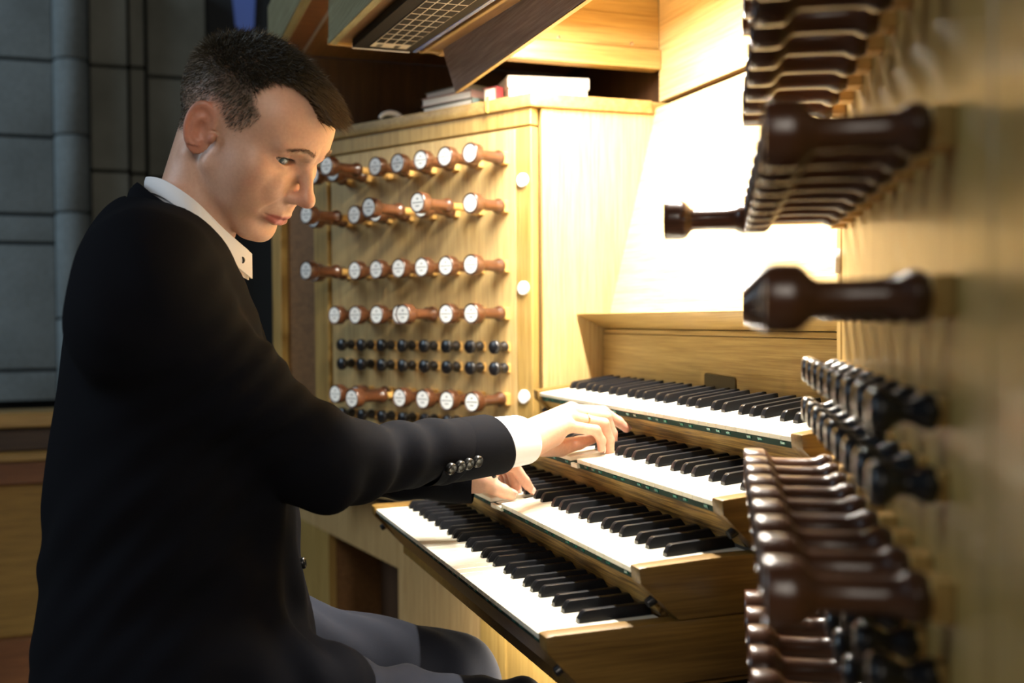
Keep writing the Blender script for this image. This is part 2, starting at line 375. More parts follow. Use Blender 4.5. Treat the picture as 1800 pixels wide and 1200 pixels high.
def knob_panel(side, label):
    sgn = -1 if side == 'L' else 1
    o = np.array([XL if side == 'L' else XR, JY, 0.0]); d = np.array([sgn*math.cos(JA), -math.sin(JA), 0.0]); nn = np.array([-sgn*math.sin(JA), -math.cos(JA), 0.0]); z = np.array([0, 0, 1.0])
    root = thing('stop_knob_panel', label, 'knob panel', tuple(o), 'stop knob panels either side of the keyboards')
    fr = (o, d, z, nn)
    def bd(nm, s0, s1, z0, z1, t0, t1, m, bev=0.0015): return link(nm, prism_me(nm, [(s0, z0), (s1, z0), (s1, z1), (s0, z1)], t0, t1, frame=fr, bev=bev, seg=1), m, root)
    RX = 0.0 if side == 'L' else 0.062
    bd('face_board', 0.0385, 0.560+RX, 0.745, 1.4725, -0.02, 0.0, PALE_Z if side == 'L' else OAK_Z)
    bd('edge_stile', 0.0, 0.0378, 0.745, 1.4725, -0.02, 0.0008, OAK_Z)
    bd('top_rail', 0.0, 0.76, 1.4755, 1.507, -0.02, 0.002, OAK_Z)
    bd('outer_stile', 0.565+RX, 0.612+RX, 0.745, 1.4725, -0.02, 0.006, OAK_Z)
    if side == 'L':
        bd('recess_panel', 0.612, 0.727, 0.745, 1.4725, -0.03, -0.012, BROWN)
        bd('end_stile', 0.727, 0.76, 0.745, 1.4725, -0.02, 0.006, OAK_Z)
    else:
        bd('outer_panel', 0.614+RX, 0.88, 0.05, 1.4725, -0.02, 0.006, OAK_Z)
    bd('backing', 0.075, 0.76, 0.745, 1.507, -0.06, -0.03, BROWN)
    M = Matrix(((d[0]*-sgn, z[0], nn[0], 0), (d[1]*-sgn, z[1], nn[1], 0), (d[2]*-sgn, z[2], nn[2], 0), (0, 0, 0, 1)))
    if M.determinant() < 0: M = Matrix(((-d[0]*-sgn, z[0], nn[0], 0), (-d[1]*-sgn, z[1], nn[1], 0), (0, z[2], nn[2], 0), (0, 0, 0, 1)))
    def at(ob, s, zz, off, par):
        ob.matrix_basis = Matrix.Translation(tuple(o+d*s+z*zz+nn*off)) @ M
        attach(ob, par); return ob
    pulls = PULL_L if side == 'L' else PULL_R
    for ri, (kind, zz) in enumerate(ROWS):
        ncol = 9 if side == 'R' else 7 if ri in (3, 6) else 8
        for c in range(ncol):
            s = 0.065+0.0625*c
            if kind == 'big':
                off = pulls.get((ri, c), 0.0)
                kb = at(link('stop_knob', KNOB), s, zz, off, root)
                at(link('socket_block', SOCK), s, zz, 0.0, kb)
                if off:
                    r_ = at(link('pull_rod', ROD), s, zz, off, kb); r_.scale = (1, 1, 1+off/0.03)
                at(link('name_disc', DISC), s, zz, off, kb)
                at(link('stop_lettering', TXT), s, zz, off, kb)
            else:
                s = 0.062+0.061*c
                kb = at(link('coupler_knob', SMALL), s, zz, 0.0, root)
                at(link('socket_block', SSOCK), s, zz, 0.0, kb)
    for zz in (1.375, 1.176, 0.975): at(link('thumb_button', BTN), 0.0195, zz, 0.0008, root)
    return root
knob_panel('L', 'oak panel full of white-faced stop knobs beyond the player\'s face')
knob_panel('R', 'oak stop panel at the treble end, its dark turned knobs seen side on')

DARKBR = wood('recess_shade_wood', (0.05, 0.022, 0.008), (0.09, 0.042, 0.016), 'z', 0.6)  # deep brown puts the shade of recess, hood cavity and gap into the colour
# ================================================================ CONSOLE CASE
case = thing('console_case', 'honey-coloured oak casework around the keyboards of the organ console', 'console', (XM, 0.45, 0))
FB = 0.398
link('fallboard', box_me('fallboard', (XL, FB, 0.94), (XR, FB+0.02, 1.0905), 0.001), OAK_X, case)
link('fallboard', box_me('fallboard', (XL, FB+0.0005, 1.0913), (XR, FB+0.02, 1.0994), 0.001), OAK_X, case)
pl = link('name_plate', prism_me('name_plate', [(0.322+q[0], q[1]) for q in ((0, 1.0), (0.09, 1.0), (0.09, 1.027), (0.088, 1.0305), (0.002, 1.0335), (0, 1.031))], FB-0.003, FB, 'y', 0.0006, 1), BRONZE, case)
for s, x in ((-1, XL), (1, XR)):
    a, b = (x-0.02, x) if s < 0 else (x, x+0.02)
    link('side_panel', box_me('side_panel', (a, JY+0.0205, 0.05), (b, 0.62, 1.507), 0.001), PALE_Z if s < 0 else OAK_Z, case)
# cap along the top of the left jamb and side panel, one mitred board
def cap(s):
    sg = s; x = XL if s < 0 else XR
    o = np.array([x, JY]); d = np.array([sg*math.cos(JA), -math.sin(JA)]); nn = np.array([-sg*math.sin(JA), -math.cos(JA)])
    ov = 0.010
    p0 = (x-sg*ov, 0.500); p1 = tuple(np.array([x-sg*ov, JY])+np.array([0, -0.004])); p2 = tuple(o+d*0.78+nn*ov); p3 = tuple(o+d*0.78-nn*0.35); p4 = (x+sg*0.42, 0.60)
    return [(x, 0.60), (x, 0.500), p0, p1, p2, p3, p4]
for s in (-1, 1):
    link('cap_board', prism_me('cap_board', cap(s), 1.5075, 1.532, 'z', 0.003, 2), OAK_X, case)
# lower case: knee panel, pilasters and the kick boards below the keyboards
kp = np.array([0.13, 0.10])
link('key_bed', box_me('key_bed', (-0.0235, 0.0, 0.715), (KX+0.0235, 0.42, 0.738), 0.002), OAK_SIDE, case)
link('bed_cheek', prism_me('bed_cheek', [(0.000, 0.738), (0.43, 0.738), (0.43, 0.05), (0.09, 0.05), (0.06, 0.55), (0.012, 0.68)], KX+0.003, KX+0.0235, 'x', 0.003, 2), OAK_SIDE, case)
# lower front of the case under the bass jamb: boards, a pilaster and a dark knee recess
lo_, ld_, ln_ = np.array([0.0, 0.17, 0.0]), np.array([-0.986, -0.165, 0.0]), np.array([0.165, -0.986, 0.0])
def low(nm, s0, s1, z0, z1, t0, t1, m): return link(nm, prism_me(nm, [(s0, z0), (s1, z0), (s1, z1), (s0, z1)], t0, t1, frame=(lo_, ld_, np.array([0, 0, 1.0]), ln_), bev=0.001, seg=1), m, case)
low('lower_panel', 0.078, 0.463, 0.0, 0.714, -0.02, 0.0, TAN)
low('top_board', 0.4635, 1.15, 0.586, 0.714, -0.02, 0.0, TAN)
low('pilaster', -0.020, 0.0765, 0.0, 0.714, -0.02, 0.002, OAK_Z)
low('lower_panel', -0.82, -0.0205, 0.0, 0.714, -0.02, 0.0, OAK_Z)
low('end_stile', 0.907, 1.15, 0.0, 0.5855, -0.02, 0.0, OAK_Z)
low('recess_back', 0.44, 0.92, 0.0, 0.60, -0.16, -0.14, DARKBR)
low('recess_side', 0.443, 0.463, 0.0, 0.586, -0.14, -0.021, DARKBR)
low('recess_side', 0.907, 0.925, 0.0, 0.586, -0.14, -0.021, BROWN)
low('jamb_floor', 0.0, 1.1, 0.7145, 0.7440, -0.02, 0.10, OAK_X) if False else None

# ================================================================ MUSIC DESK
md = thing('music_desk', 'tall leaning pale wood music desk behind the keyboards', 'music desk', (XM, 0.43, 1.11))
b0, b1 = (0.412, 1.128), (0.512, 1.5195)
tv = np.array(b1)-np.array(b0); tv /= np.linalg.norm(tv); nv = np.array([tv[1], -tv[0]])
poly = [b0, b1, tuple(np.array(b1)+nv*0.018), tuple(np.array(b0)+nv*0.018)]
link('desk_board', prism_me('desk_board', poly, XL+0.002, XR-0.002, 'x', 0.001, 1), DESK, md)
link('desk_ledge', prism_me('desk_ledge', [(0.345, 1.1262), (0.345, 1.1285), (0.416, 1.1290), (0.416, 1.100), (0.402, 1.100)], XL+0.002, XR-0.002, 'x', 0.0006, 1), OAK_X, md)
ub = 0.524
link('upper_board', box_me('upper_board', (XL-0.02, ub+0.006, 1.5365), (XR+0.02, ub+0.024, 1.80), 0.001), DESK, md)

STEELG = mat('grey_strip', (0.30, 0.30, 0.32), 0.4, metal=0.3)
link('gap_shade_board', box_me('gap_shade_board', (XL+0.001, ub+0.034, 1.44), (XR-0.001, ub+0.044, 1.60)), DARKBR, md)  # dark board added behind the gap to stand in for its shade
# ================================================================ HOOD
hood = thing('console_hood', 'oak hood over the keyboards with a lamp compartment inside', 'hood', (XM, 0.2, 1.595))
XH = XL-0.02
link('hood_side', box_me('hood_side', (XH-0.02, -0.10, 1.6345), (XH, 0.5295, 1.80), 0.001), OAK_Y, hood)
link('hood_rail', box_me('hood_rail', (XH-0.02, 0.09, 1.597), (XH+0.012, 0.5295, 1.634), 0.002), OAK_Y, hood)
link('hood_rail', box_me('hood_rail', (XH-0.0, 0.25, 1.636), (XH+0.004, 0.5295, 1.70), 0.002), OAK_Y, hood)
for y in (0.32, 0.47):
    q = link('screw', lathe_me('screw', [(0.0035, 0), (0.0035, 0.001), (0, 0.0016)], 10), STEEL); q.location = (XH+0.004, y, 1.643); q.rotation_euler = (0, math.radians(90), 0); attach(q, hood)
link('hood_top', box_me('hood_top', (XH-0.02, 0.09, 1.735), (XR+0.06, 0.5295, 1.755), 0.001), OAK_Y, hood)
link('hood_side', box_me('hood_side', (XR+0.0205, -0.10, 1.60), (XR+0.04, 0.5295, 1.80), 0.001), OAK_Y, hood)
# lamp flap: walnut board hanging at the front of the lamp compartment
f0, f1 = np.array([0.114, 1.526]), np.array([0.060, 1.70])
fd = (f1-f0)/np.linalg.norm(f1-f0); fn = np.array([fd[1], -fd[0]])
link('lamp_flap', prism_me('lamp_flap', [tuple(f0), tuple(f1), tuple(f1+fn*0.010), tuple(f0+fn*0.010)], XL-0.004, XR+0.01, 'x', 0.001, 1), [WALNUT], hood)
link('flap_lipping', prism_me('flap_lipping', [tuple(f0+fn*0.0102), tuple(f0+fd*0.14+fn*0.0102), tuple(f0+fd*0.14+fn*0.0135), tuple(f0-fd*0.0015+fn*0.0135), tuple(f0-fd*0.0015), tuple(f0-fd*0.0003+fn*0.0001)], XL-0.004, XR+0.01, 'x'), OAK_X, hood)
# front soffit box, slightly lower towards the treble end, holding the framed panel
SA = math.radians(4.0); so = np.array([XL-0.005, 0, 1.594]); su = np.array([math.cos(SA), 0, -math.sin(SA)]); sv = np.array([0, 1.0, 0]); sw = np.array([math.sin(SA), 0, math.cos(SA)])
def sof(nm, x0, x1, y0, y1, z0, z1, m, bev=0.001): return link(nm, prism_me(nm, [(x0, y0), (x1, y0), (x1, y1), (x0, y1)], z0, z1, frame=(so, su, sv, sw), bev=bev, seg=1), m, hood)
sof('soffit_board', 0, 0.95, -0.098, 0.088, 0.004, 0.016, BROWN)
sof('front_fascia', 0, 0.95, -0.112, -0.098, 0.0, 0.30, PALEG := wood('grey_green_fascia', (0.25, 0.23, 0.12), (0.33, 0.31, 0.18), 'x', 0.5))
sof('soffit_edge', -0.012, 0.0, -0.112, 0.088, 0.0, 0.012, OAK_Y)
sof('inner_lip', 0, 0.95, 0.050, 0.058, -0.004, 0.006, OAK_X)
# outer hood over the left wing: brown soffit with a pale-edged beam
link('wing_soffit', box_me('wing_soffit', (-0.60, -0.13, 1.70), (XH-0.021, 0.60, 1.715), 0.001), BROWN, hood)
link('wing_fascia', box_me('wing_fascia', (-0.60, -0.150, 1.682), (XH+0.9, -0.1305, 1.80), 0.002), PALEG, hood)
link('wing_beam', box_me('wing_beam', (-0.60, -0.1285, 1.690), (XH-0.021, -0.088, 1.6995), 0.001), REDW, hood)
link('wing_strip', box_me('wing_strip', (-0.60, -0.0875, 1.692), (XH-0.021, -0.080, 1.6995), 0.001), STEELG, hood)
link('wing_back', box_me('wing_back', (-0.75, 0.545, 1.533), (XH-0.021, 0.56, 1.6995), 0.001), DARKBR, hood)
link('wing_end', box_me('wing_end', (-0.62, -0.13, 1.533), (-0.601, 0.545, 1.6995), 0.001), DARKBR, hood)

# ---- tube lamp behind the flap
lampm = mat('lamp_tube_glow', (1, 1, 1), 0.4, emit=(1.0, 0.955, 0.86), es=8)
lt = thing('tube_lamp', 'white tube lamp hidden behind the walnut flap of the hood', 'lamp', (XM, 0.215, 1.715))
LY, LZ = 0.215, 1.690
link('lamp_housing', box_me('lamp_housing', (0.02, LY-0.03, LZ+0.018), (0.76, LY+0.03, 1.7345), 0.003), PORC, lt)
tb = lathe_me('tube', [(0, 0), (0.012, 0), (0.012, 0.70), (0, 0.70)], 16); tb.materials.append(lampm)
q = link('tube', tb); q.location = (0.04, LY, LZ); q.rotation_euler = (0, math.radians(90), 0); attach(q, lt)
la = area('lamp_light', (XM, LY, LZ-0.016), (XM, LY-0.02, 0.0), 0.70, 0.03, 42, (1.0, 0.955, 0.86)); la.rotation_euler = (0, 0, 0)
la.parent = lt; la.matrix_parent_inverse = lt.matrix_basis.inverted()

# ---- pedal lamp under the key bed
pm = mat('pedal_lamp_glow', (1, 1, 1), 0.4, emit=(1.0, 0.90, 0.72), es=6)
pd = thing('pedal_lamp', 'slim lamp fixed under the key bed to light the pedals', 'lamp', (0.30, 0.12, 0.714))
link('housing', box_me('housing', (0.0, 0.095, 0.700), (0.62, 0.145, 0.7148), 0.002), BLACKM, pd)
link('diffuser', box_me('diffuser', (0.01, 0.100, 0.6955), (0.61, 0.140, 0.6998), 0.001), pm, pd)
pa = area('pedal_light', (0.30, 0.12, 0.693), (0.30, 0.12, 0.0), 0.58, 0.035, 5, (1.0, 0.90, 0.74)); pa.rotation_euler = (0, 0, 0); pa.parent = pd; pa.matrix_parent_inverse = pd.matrix_basis.inverted()

# ================================================================ SMALL THINGS ON AND UNDER THE HOOD
# framed grid sheet under the front soffit
gp = thing('framed_grid_panel', 'black framed panel with a cream grid sheet under the hood', 'panel', tuple(so+su*0.3+sw*(-0.004)))
SHEET = mat('cream_sheet', (0.50, 0.46, 0.38), 0.5); BLUEP = mat('blue_edge_strip', (0.05, 0.14, 0.46), 0.25, coat=0.5); ALU = mat('bright_aluminium', (0.80, 0.78, 0.72), 0.3, metal=0.4)
def gsof(nm, x0, x1, y0, y1, z0, z1, m, bev=0.0006): return link(nm, prism_me(nm, [(x0, y0), (x1, y0), (x1, y1), (x0, y1)], z0, z1, frame=(so, su, sv, sw), bev=bev, seg=1), m, gp)
gx, gy0, gy1 = 0.040, -0.078, 0.026
BLACKF = mat('matt_black_frame', (0.006, 0.006, 0.007), 0.6, spec=0.2)
gsof('frame', gx, 0.62, gy0, gy1, -0.010, 0.0036, BLACKF)
gsof('end_strip', gx-0.004, gx, gy0, gy1-0.004, -0.011, -0.001, ALU)
gsof('edge_strip', gx, 0.62, gy1, gy1+0.008, -0.010, -0.001, BLUEP)
gsof('sheet', gx+0.030, 0.56, gy0+0.024, gy1-0.018, -0.0112, -0.0101, SHEET, 0.0)
cw = (gy1-gy0-0.042)/4
for i in range(10):
    for j in range(4):
        x0 = gx+0.072+i*0.040
        gsof('grid_cell', x0, x0+0.0330, gy0+0.024+cw*j+0.0014, gy0+0.024+cw*(j+1)-0.0014, -0.0118, -0.0113, BLACKF, 0.0)
for i in range(3):
    for y in (gy0+0.032, gy0+0.062): gsof('printed_mark', gx+0.036+i*0.008, gx+0.040+i*0.008, y, y+0.009, -0.0118, -0.0113, BLACKM, 0.0)
# books and boxes lying on the cap board
def slab(parent, nm, c, sx, sy, z0, z1, rot, m, bev=0.0015):
    me = box_me(nm, (-sx/2, -sy/2, z0), (sx/2, sy/2, z1), bev, 1); o = link(nm, me, m)
    o.location = (c[0], c[1], 0); o.rotation_euler = (0, 0, rot); attach(o, parent); return o
PAPER = mat('white_paper', (0.80, 0.78, 0.72), 0.7); CARD = mat('white_card', (0.50, 0.47, 0.42), 0.6); LIDM = mat('off_white_lid', (0.56, 0.53, 0.47), 0.6); REDC = mat('red_cover', (0.24, 0.030, 0.030), 0.5); GREYC = mat('grey_cover', (0.20, 0.20, 0.18), 0.6); PINKC = mat('dusty_pink_cover', (0.36, 0.21, 0.17), 0.6); TEALC = mat('grey_teal_cover', (0.16, 0.21, 0.19), 0.6); YEL = mat('yellow_tag', (0.80, 0.66, 0.12), 0.6)
bxr = thing('storage_box', 'shallow white cardboard box lying on the cap above the white-faced stop knobs', 'box', (-0.19, 0.33, 1.532))
slab(bxr, 'box_body', (-0.190, 0.325), 0.125, 0.155, 1.5325, 1.566, -0.12, CARD)
slab(bxr, 'box_lid', (-0.190, 0.325), 0.131, 0.161, 1.5565, 1.5795, -0.12, LIDM)
def book(label, c, sx, sy, z, t, rot, cover):
    b_ = thing('book', label, 'book', (c[0], c[1], z), 'books lying on the cap board')
    slab(b_, 'cover', c, sx, sy, z, z+0.0018, rot, cover, 0.0005); slab(b_, 'cover', c, sx, sy, z+t-0.0018, z+t, rot, cover, 0.0005)
    slab(b_, 'pages', c, sx-0.006, sy-0.006, z+0.0019, z+t-0.0019, rot, PAPER, 0.0)
    slab(b_, 'spine', (c[0]+math.cos(rot)*sx/2, c[1]+math.sin(rot)*sx/2), 0.002, sy, z, z+t, rot, cover, 0.0004)
book('grey-green book at the bottom of the stack beside the white box', (-0.305, 0.205), 0.15, 0.10, 1.5325, 0.018, 0.45, TEALC)
book('dusty pink book in the middle of the stack beside the white box', (-0.310, 0.200), 0.14, 0.095, 1.551, 0.017, 0.52, PINKC)
book('grey book on top of the stack beside the white box', (-0.315, 0.200), 0.13, 0.085, 1.5685, 0.014, 0.40, GREYC)
book('thin dark red book lying left of the stack on the cap', (-0.420, 0.150), 0.10, 0.08, 1.5325, 0.012, 0.3, REDC)
book('small red book wedged between the stack and the white box', (-0.178, 0.222), 0.035, 0.02, 1.5325, 0.030, 0.5, REDC)
yt = tag(link('paper_tag', prism_me('paper_tag', [(-0.0045, 0.004), (0.0045, 0.004), (0.0035, -0.024), (-0.0025, -0.028)], 0, 0.0008, frame=(np.array([-0.1425, 0.2005, 1.534])+np.array([0.0, -0.001, 0]), np.array([-0.862, -0.507, 0]), np.array([0, 0, 1.0]), np.array([0.507, -0.862, 0]))), YEL), 'small yellow paper tag hanging over the cap edge', 'tag')
rb_ = tag(link('paper_roll', tube_me('paper_roll', [(-0.435+0.0*t, 0.082+0.024*math.cos(t), 1.5335+0.004+0.016*math.sin(t)) for t in np.linspace(0.05, 2.9, 12)], [0.004, 0.006, 0.0065, 0.0065, 0.0065, 0.006, 0.006, 0.0055, 0.005, 0.005, 0.0045, 0.004], 8), PAPER), 'curled strip of white paper on the cap edge', 'paper')

# ================================================================ PERSON
# ---- small signed-distance toolkit with surface nets
class Field:
    def __init__(s, lo, hi, h):
        s.lo = np.array(lo, float); s.h = h
        n = np.ceil((np.array(hi)-s.lo)/h).astype(int)+1; s.n = n
        ax = [(s.lo[i]+h*np.arange(n[i])).astype(np.float32) for i in range(3)]
        s.X = ax[0][:, None, None]; s.Y = ax[1][None, :, None]; s.Z = ax[2][None, None, :]
        s.P = (s.X, s.Y, s.Z)
def ell(P, c, r):
    x, y, z = P[0]-c[0], P[1]-c[1], P[2]-c[2]
    k0 = np.sqrt((x/r[0])**2+(y/r[1])**2+(z/r[2])**2); k1 = np.sqrt((x/r[0]**2)**2+(y/r[1]**2)**2+(z/r[2]**2)**2)+1e-9
    return k0*(k0-1)/k1
def capsule(P, a, b, ra, rb=None):
    rb = ra if rb is None else rb
    a = np.array(a, float); b = np.array(b, float); d = b-a; L = float(d@d)+1e-12
    x, y, z = P[0]-a[0], P[1]-a[1], P[2]-a[2]
    t = np.clip((x*d[0]+y*d[1]+z*d[2])/L, 0, 1)
    return np.sqrt((x-t*d[0])**2+(y-t*d[1])**2+(z-t*d[2])**2)-(ra+(rb-ra)*t)
def chain(P, pts, rad, k):
    f = None
    for i in range(len(pts)-1):
        g = capsule(P, pts[i], pts[i+1], rad[i], rad[i+1]); f = g if f is None else smin(f, g, k)
    return f
def plane(P, o, n):
    n = np.array(n, float); n /= np.linalg.norm(n); return (P[0]-o[0])*n[0]+(P[1]-o[1])*n[1]+(P[2]-o[2])*n[2]
def smin(a, b, k):
    h = np.maximum(k-np.abs(a-b), 0)/k; return np.minimum(a, b)-h*h*k*0.25
def smax(a, b, k): return -smin(-a, -b, k)
def nets(F, f):
    f = np.broadcast_to(f, tuple(F.n)).astype(np.float32); s = f < 0
    nx, ny, nz = f.shape
    c = np.zeros((nx-1, ny-1, nz-1), np.uint8)
    for i in (0, 1):
        for j in (0, 1):
            for k in (0, 1): c += s[i:nx-1+i, j:ny-1+j, k:nz-1+k]
    act = (c > 0) & (c < 8); idx = np.argwhere(act)
    ids = -np.ones(act.shape, np.int64); ids[act] = np.arange(len(idx))
    pos = np.zeros((len(idx), 3)); cnt = np.zeros(len(idx))
    I, J, K = idx.T
    cor = [(i, j, k) for i in (0, 1) for j in (0, 1) for k in (0, 1)]
    V = {q: f[I+q[0], J+q[1], K+q[2]] for q in cor}
    for a in cor:
        for ax in range(3):
            if a[ax] == 0:
                b = list(a); b[ax] = 1; b = tuple(b)
                va, vb = V[a], V[b]; m = (va < 0) != (vb < 0)
                t = np.where(m, va/np.where(m, va-vb, 1), 0)
                q = np.zeros((len(idx), 3))
                for d in range(3): q[:, d] = a[d]
                q[:, ax] += t
                pos += q*m[:, None]; cnt += m
    v = F.lo+(idx+pos/cnt[:, None])*F.h
    faces = []
    for ax in range(3):
        sl0 = [slice(None)]*3; sl1 = [slice(None)]*3; sl0[ax] = slice(0, -1); sl1[ax] = slice(1, None)
        ch = s[tuple(sl0)] != s[tuple(sl1)]
        o1, o2 = (ax+1) % 3, (ax+2) % 3
        e = np.argwhere(ch); e = e[(e[:, o1] > 0) & (e[:, o2] > 0) & (e[:, o1] < f.shape[o1]-1) & (e[:, o2] < f.shape[o2]-1)]
        ins = s[tuple(e.T)]
        q = []
        for d1, d2 in ((0, 0), (-1, 0), (-1, -1), (0, -1)):
            w = e.copy(); w[:, o1] += d1; w[:, o2] += d2; q.append(ids[tuple(w.T)])
        q = np.stack(q, 1); q[~ins] = q[~ins][:, ::-1]; faces.append(q)
    fc = np.concatenate(faces); fc = fc[(fc >= 0).all(1)]
    return v, fc
def np_mesh(name, v, fc, smooth=True):
    me = bpy.data.meshes.new(name); me.vertices.add(len(v)); me.vertices.foreach_set('co', np.asarray(v, np.float32).ravel())
    k = fc.shape[1]
    me.loops.add(fc.size); me.loops.foreach_set('vertex_index', fc.astype(np.int32).ravel())
    me.polygons.add(len(fc)); me.polygons.foreach_set('loop_start', np.arange(0, fc.size, k, dtype=np.int32)); me.polygons.foreach_set('loop_total', np.full(len(fc), k, np.int32))
    if smooth: me.polygons.foreach_set('use_smooth', np.ones(len(fc), bool))
    me.update(calc_edges=True); me.validate()
    return me
def vcol(me, rgb):
    a = me.color_attributes.new('Col', 'FLOAT_COLOR', 'POINT')
    a.data.foreach_set('color', np.concatenate([rgb, np.ones((len(rgb), 1))], 1).astype(np.float32).ravel())
def vnormals(v, fc):
    d1 = v[fc[:, 2]]-v[fc[:, 0]]; d2 = v[fc[:, 3]]-v[fc[:, 1]]; fn_ = np.cross(d1, d2); n = np.zeros_like(v)
    for i in range(4): np.add.at(n, fc[:, i], fn_)
    return n/(np.linalg.norm(n, axis=1, keepdims=True)+1e-12)
def laplace(v, fc, it, lam=0.5):
    for _ in range(it):
        s = np.zeros_like(v); c = np.zeros(len(v))
        for i in range(4):
            a, b = fc[:, i], fc[:, (i+1) % 4]
            np.add.at(s, a, v[b]); np.add.at(c, a, 1); np.add.at(s, b, v[a]); np.add.at(c, b, 1)
        v = v+lam*(s/np.maximum(c, 1)[:, None]-v)
    return v

HR = np.array([[0.7640329682716825, 0.46111859694188406, 0.45124634397223695], [-0.6345520859518483, 0.6634838689723087, 0.39639980553438015], [-0.11660734800225994, -0.5892018288904785, 0.7995273173719553]])
HO = np.array([0.46679687866997605, -0.3075848252345761, 1.3356885301408705])
def h2w(v): return np.asarray(v, float)/1000 @ HR.T+HO
def w2h(v): return (np.asarray(v, float)-HO) @ HR*1000
NB = np.array([0.440, -0.372, 1.215])                # neck base in the world
def head_field():
    F = Field((-96, -116, -150), (96, 130, 132), 1.55)
    P = F.P; A = (np.abs(F.X), F.Y, F.Z); x, y, z = A
    f = ell(P, (0, -6, 40), (73, 92, 80))
    f = smin(f, ell(P, (0, 36, 48), (62, 56, 52)), 18)
    f = smin(f, ell(P, (0, 34, -8), (63, 52, 60)), 20)
    f = smin(f, ell(P, (0, 32, -46), (53, 49, 40)), 18)
    f = smin(f, capsule(A, (55, 10, -30), (20, 66, -80), 12, 13), 22)      # jaw line
    f = smin(f, ell(P, (0, 72, -81), (20, 16.5, 14)), 12)                  # chin
    f = smin(f, ell(A, (46, 57, -3), (19, 20, 15)), 16)                    # cheek bones
    f = smin(f, ell(P, (0, 80, -42), (27, 14, 19)), 12)                    # muzzle
    f = smin(f, capsule(A, (10, 86, 35), (42, 71, 36), 9, 8), 12)          # brow ridge
    # neck in the direction of the shoulders
    nb = w2h(NB); nt = np.array([2, -27, -18.0])
    f = smin(f, capsule(P, nt, nb, 50, 50), 9)
    f = smin(f, capsule(P, (50, -22, -36), tuple(w2h((NB[0]+0.022, -0.345, 1.20))), 9, 9), 14)   # neck muscle
    # eye sockets and lids
    f = smax(f, -ell(A, (31, 93, 19), (18, 16, 12)), 10)
    eye = ell(A, (31, 66.5, 19), (14.6, 14.6, 14.6))
    f = smin(f, eye, 4)
    u = np.clip((x-31.5)/14.5, -1, 1)
    zu = 19+5.0*np.sqrt(np.maximum(1-u*u, 0))+0.8*u; zl = 19-4.8*(1-u*u)+0.8*u
    slit = np.maximum(np.maximum(z-zu, zl-z), np.maximum(np.abs(x-31.5)-14.3, 66-y))
    f = smax(f, -slit, 1.6)
    f = np.where((np.abs(x-31.5) < 17) & (np.abs(z-19) < 11) & (y > 52), np.maximum(f, 0*f-99+0*y) if False else f, f)
    # upper-lid crease
    cr = np.sqrt((y-78.5+0.030*(x-31)**2*1.0)**2+(z-zu-4.2)**2)-0.8
    f = smax(f, -np.where(np.abs(x-31) < 13, cr, 9), 2.0)
    f = smin(f, ell(A, (43, 55, -28), (18, 18, 30)), 18)
    f = smin(f, ell(A, (51, 42, -8), (15, 22, 26)), 18)
    f = smin(f, ell(A, (33, 70, -30), (13, 10.5, 22)), 14)
    # nose
    nz = capsule(P, (0, 86.5, 21), (0, 106, -11), 7.0, 8.2)
    nz = smin(nz, ell(P, (0, 107.5, -15), (9.6, 11.2, 9.0)), 7)
    f = smin(f, ell(A, (27, 79, -14), (14, 11, 17)), 12)
    nz = smin(nz, ell(A, (8.6, 93, -21.5), (6.0, 10.5, 6.6)), 10)
    nz = smax(nz, -ell(A, (6.6, 102, -27.5), (3.6, 6, 4.2)), 2)
    f = smin(f, nz, 9)
    # mouth
    f = smin(f, chain(A, [(0, 93.2, -47.5), (9, 91.6, -46.6), (25, 80.5, -49.5)], [4.0, 3.8, 1.6], 3), 4)
    f = smin(f, chain(A, [(0, 90.6, -57.0), (10, 88.8, -56.2), (24, 80, -51)], [5.0, 4.6, 1.8], 3), 4)
    f = smax(f, -chain(A, [(0, 99.2, -52.0), (11, 95.5, -51.4), (27, 83.2, -49.6)], [1.0, 1.0, 0.9], 1), 2.4)
    f = smax(f, -ell(P, (0, 95, -68.5), (17, 6.5, 4.6)), 6)                 # chin groove
    f = smax(f, -capsule(A, (21, 97, -22), (35, 84.5, -46), 1.2, 1.0), 7)     # nasolabial fold
    f = smax(f, -capsule(P, (0, 103, -32), (0, 100, -43), 1.6, 2.0), 4)
    # ear (x outward, tilted back)
    ca, sa = math.cos(math.radians(-17)), math.sin(math.radians(-17)); cb, sb = math.cos(math.radians(-30)), math.sin(math.radians(-30))
    def ear(c, r):
        ex, ey, ez = x-c[0], y-c[1], z-c[2]
        ey, ez = ca*ey-sa*ez, sa*ey+ca*ez
        ex, ey = cb*ex-sb*ey, sb*ex+cb*ey
        k0 = np.sqrt((ex/r[0])**2+(ey/r[1])**2+(ez/r[2])**2); k1 = np.sqrt((ex/r[0]**2)**2+(ey/r[1]**2)**2+(ez/r[2]**2)**2)+1e-9
        return k0*(k0-1)/k1, ex, ey, ez
    e0, ex, ey, ez = ear((77, -11, 4), (3.6, 17.0, 30))
    rim = np.sqrt((np.sqrt(ey**2+((ez-3)/1.62)**2)-15.0)**2+(ex-2.0)**2)-2.9
    rim = np.where((ez > -20) & ((ey < 4) | (ez > 2)), rim, 9)
    anti = np.sqrt((np.sqrt((ey-1.5)**2+((ez+1)/1.45)**2)-9.0)**2+(ex-1.8)**2)-2.0
    anti = np.where(ey < 4, anti, 9)
    g = smin(smin(e0, rim, 2.5), anti, 2.5)
    g = smax(g, -(np.sqrt(((ey-2.5)/7.5)**2+((ez+1)/11.0)**2+((ex-5.4)/5.6)**2)*6-6), 2.0)
    g = smin(g, ell(A, (72.5, 5.5, 1.5), (4.0, 3.6, 6.5)), 4)                   # tragus
    f = smin(f, g, 5)
    return F, f

